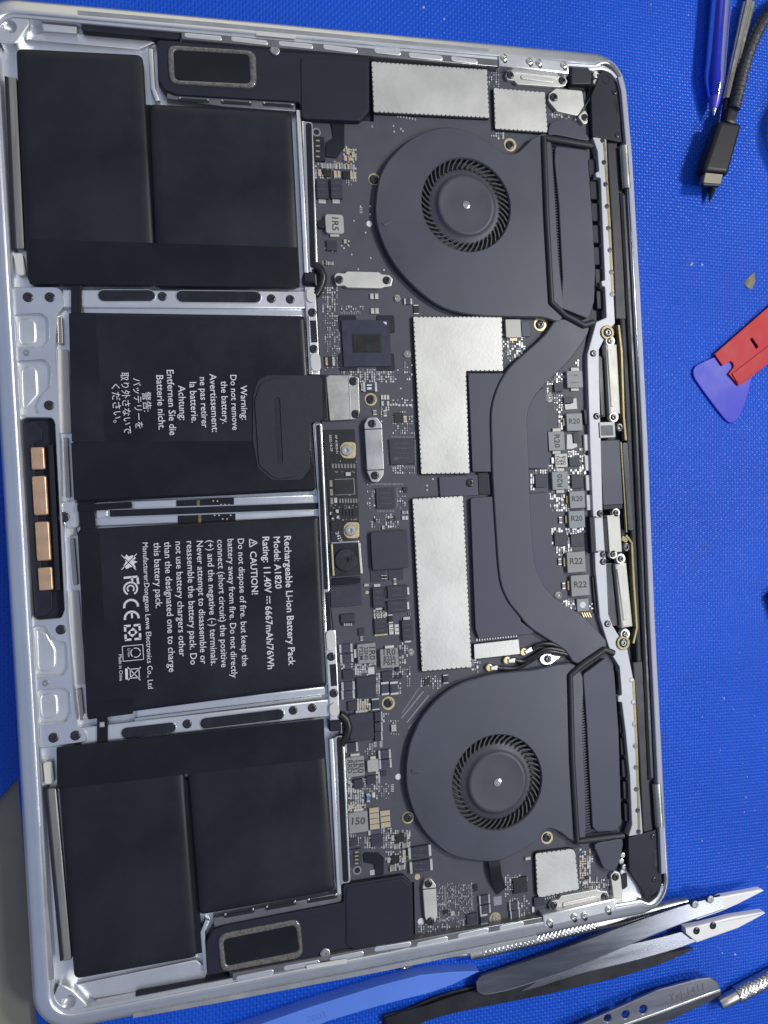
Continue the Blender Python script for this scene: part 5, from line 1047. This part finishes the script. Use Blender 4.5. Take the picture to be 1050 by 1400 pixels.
# -- flake of debris and crumbs
V = [q3(1019, 383, .02), q3(1025, 377, .5), q3(1032, 372, .1), q3(1033, 384, .4), q3(1028, 396, .1), q3(1022, 393, .5), q3(1017, 388, .05), q3(1027, 386, .8)]
fl = add('debris_flake', V, [(0, 1, 7), (1, 2, 7), (2, 3, 7), (3, 4, 7), (4, 5, 7), (5, 6, 7), (6, 0, 7)], DEBRIS); tag(fl, 'small ragged brown flake lying on the blue mat above the red scraper', 'debris')
cv_ = []; cf_ = []
for px, py, s in [(463, 1365, 1.2), (450, 1372, .7), (579, 10, .8), (607, 26, .6), (1005, 1305, .7), (987, 1303, .7), (960, 1150, .4), (925, 1290, .4), (941, 20, .5), (1037, 150, .5), (1031, 192, .6), (520, 1398, .7), (990, 955, .7), (960, 980, .4), (1020, 1090, .4), (890, 6, .5), (945, 360, 1.4), (960, 362, .8)] + [(random.uniform(890, 1050), random.uniform(300, 1200), random.uniform(.15, .35)) for _ in range(40)]:
    x, y = q(px, py, 0); n = len(cv_)
    for k in range(4): a = k * 1.57 + random.random(); cv_.append((x + s * math.cos(a) * random.uniform(.6, 1), y + s * math.sin(a) * random.uniform(.6, 1), .01))
    cv_.append((x, y, s * .6)); cf_ += [(n, n + 1, n + 4), (n + 1, n + 2, n + 4), (n + 2, n + 3, n + 4), (n + 3, n, n + 4)]
cr_ = add('mat_crumbs', cv_, cf_, PAPER); cr_['kind'] = 'stuff'; tag(cr_, 'pale specks of dust and crumbs scattered on the blue mat', 'crumbs')
# -- knurled probe half under the laptop edge
def knurl(nk, f): return lambda i, s, th: 1 + .14 * max(abs(math.sin(f * s + nk * th)), abs(math.sin(f * s - nk * th))) - .1
KA, KB, KC = q3(641, 1304, 2.7), q3(765, 1276, 2.7), q3(938, 1233, 2.9)
pr = empty('knurled_probe', (KB[0], KB[1], 0), 'silver knurled probe with a fine bent wire tip, tucked along the laptop edge', 'probe')
def mix(a, b, t): return tuple(a[k] + (b[k] - a[k]) * t for k in range(3))
tube('collar', lin(KA, mix(KA, KC, .05), 3), 2.4, STEELB, pr, 20); tube('knurled_grip', lin(mix(KA, KC, .05), mix(KA, KC, .55), 150), 2.5, STEELB, pr, 48, knurl(5, 1.7)); tube('handle_shaft', lin(mix(KA, KC, .55), KC, 8), [2.6] * 7 + [2.7, 2.4], STEELB, pr, 24)
tube('wire_tip', bez([KA, q3(600, 1308, 2.6), q3(575, 1314, 2.2), q3(555, 1323, 1.2), q3(548, 1322, 1.8)], 6), [.9] * 8 + [.55] * 17, STEELB, pr, 10)
# -- knurled driver at the corner
ka, kb = q3(984, 1372, 3.0), q3(1120, 1300, 3.0)
kd = empty('knurled_driver', (ka[0], ka[1], 0), 'silver knurled metal handle with a plain rounded end, beside the holed tweezers', 'handle')
tube('handle_end', lin(ka, mix(ka, kb, .16), 5), [2.2, 2.5, 2.6, 2.6, 2.6, 2.6], STEELB, kd, 20); tube('knurled_grip', lin(mix(ka, kb, .16), kb, 110), 3.2, STEELB, kd, 48, knurl(6, 1.6))
# -- ceramic tipped tweezers
def T(name, pts, wd, th, m, par, roll, bev=.45): return ribbon(name, bez([q3(*p) for p in pts], 6), wd, th, m, par, roll, bev, edge=TWEDGE if m is STEEL else None)
def wseq(vals, n=6):
    out = []
    for i in range(len(vals) - 1):
        for k in range(n): out.append(vals[i] + (vals[i + 1] - vals[i]) * k / n)
    return out + [vals[-1]]
tw = empty('ceramic_tweezers', (*q(830, 1310, 0), 0), 'steel tweezers with two white ceramic tips screwed on, spread open', 'tweezers')
T('tweezer_arm', [(651, 1347, 4.0), (662, 1345, 4.2), (700, 1335, 5.0), (780, 1308, 7.5), (860, 1276, 8.5), (930, 1250, 8.5), (986, 1233, 8)], wseq([3.5, 7.4, 8.4, 8.6, 7.6, 6.8, 5.6]), 1.7, STEEL, tw, .30)
T('tweezer_arm', [(652, 1350, 2.4), (664, 1348, 2.4), (710, 1342, 2.6), (790, 1318, 3.0), (860, 1302, 3.2), (915, 1288, 3.2), (952, 1276, 3.2)], wseq([3.0, 6.5, 7.6, 7.6, 7.2, 6.6, 6.0]), 1.3, STEEL, tw, .16)
def tip(name, px, z, th, par):
    return prism(name, Q(px, z), z - th, z, CERW, par, .5, 3)
t1 = tip('ceramic_tip', [(947, 1247), (986, 1226), (1041, 1216), (1045, 1218), (1010, 1236), (985, 1247), (953, 1258)], 7.4, 2.6, tw)
t2 = tip('ceramic_tip', [(937, 1269), (962, 1264), (1000, 1254), (1045, 1247), (1047, 1249), (1010, 1269), (953, 1289), (938, 1277)], 6.6, 3.0, tw)
for x, y, z in ((951, 1237, 9.1), (972, 1230, 8.9)): screw(x, y, z, tw, .8, SCREWS)
for x, y in ((953, 1273), (975.5, 1266)): screw(x, y, 6.6, tw, .95)
# -- black tweezers beneath
bt = empty('black_tweezers', (*q(740, 1350, 0), 0), 'black coated tweezers with a narrow waist, lying beneath the ceramic tweezers', 'tweezers')
T('tweezer_arm', [(530, 1404, 2.5), (552, 1396, 3.0), (585, 1384, 3.2), (640, 1368, 3.2), (740, 1348, 3.0), (840, 1326, 2.6), (905, 1309, 2.2), (946, 1296, 1.2)], wseq([7.5, 7.5, 5.6, 6.8, 7.2, 6.4, 4.6, .8]), 1.4, BLKST, bt, .05)
T('tweezer_arm', [(525, 1398, 1.2), (560, 1388, 1.2), (620, 1364, 1.2), (740, 1340, 1.2), (850, 1318, 1.2), (900, 1308, 1.2), (930, 1300, 1.0)], wseq([6.5, 6.5, 6.0, 6.0, 5.0, 3.5, .8]), 1.2, BLKST, bt, -.1)
for k in range(6): bar('grip_mark', [(748 + k * 3.4, 1351 - k * .9), (750 + k * 3.4, 1343 - k * .9)], 1.6, 3.0, 3.85, CHIPD, bt, .05)
# -- holed tweezers
ht = empty('holed_tweezers', (*q(880, 1370, 0), 0), 'polished steel tweezers with a row of round holes and a rounded end', 'tweezers')
ap = Q([(770, 1412), (860, 1372), (900, 1354), (955, 1339), (972, 1337), (983, 1344), (985, 1354), (960, 1362), (900, 1384), (850, 1402), (800, 1425)], 5.5)
plate('tweezer_arm', rnd(ap, [1, 3, 3, 3, 3, 3, 3, 3, 3, 3, 1], 3), [circpx(879.5, 1380.5, 5.2, 5.5, 18), circpx(855.5, 1387.5, 5, 5.5, 18), circpx(831, 1392.5, 4.6, 5.5, 18)], 4.2, 5.5, STEELH, ht, .35)
bar('edge_highlight', [(985, 1354), (960, 1363), (900, 1385.5), (850, 1403), (800, 1426)], 3.2, 4.4, 5.6, TWEDGE, ht, .25)  # bright bar added as a painted highlight along the lower edge
T('tweezer_arm', [(984, 1356, 1.6), (960, 1364, 1.6), (900, 1392, 1.4), (850, 1412, 1.2), (780, 1440, 1.0)], wseq([3.0, 6.0, 6.0, 6.0, 6.0]), 1.2, STEEL, ht, 0)
text('YxJ-1411', (915, 1369), (962, 1354), 5.53, INKG, ht, 'engraved_text', .9)
# -- blue nylon spudger
zs_ = 5.4
sg = prism('spudger', Q([(300, 1420), (420, 1378), (520, 1347), (575, 1333), (615, 1329), (655, 1328), (618, 1347), (590, 1357), (520, 1375), (450, 1396), (380, 1425)], zs_), .05, zs_, SPUD, None, .35, 2)
tag(sg, 'blue nylon spudger with a flat pointed end, next to the laptop edge', 'spudger')
text('7003', (420, 1399), (446, 1391), zs_ + .02, SPUDK, sg, 'moulded_text', .9)
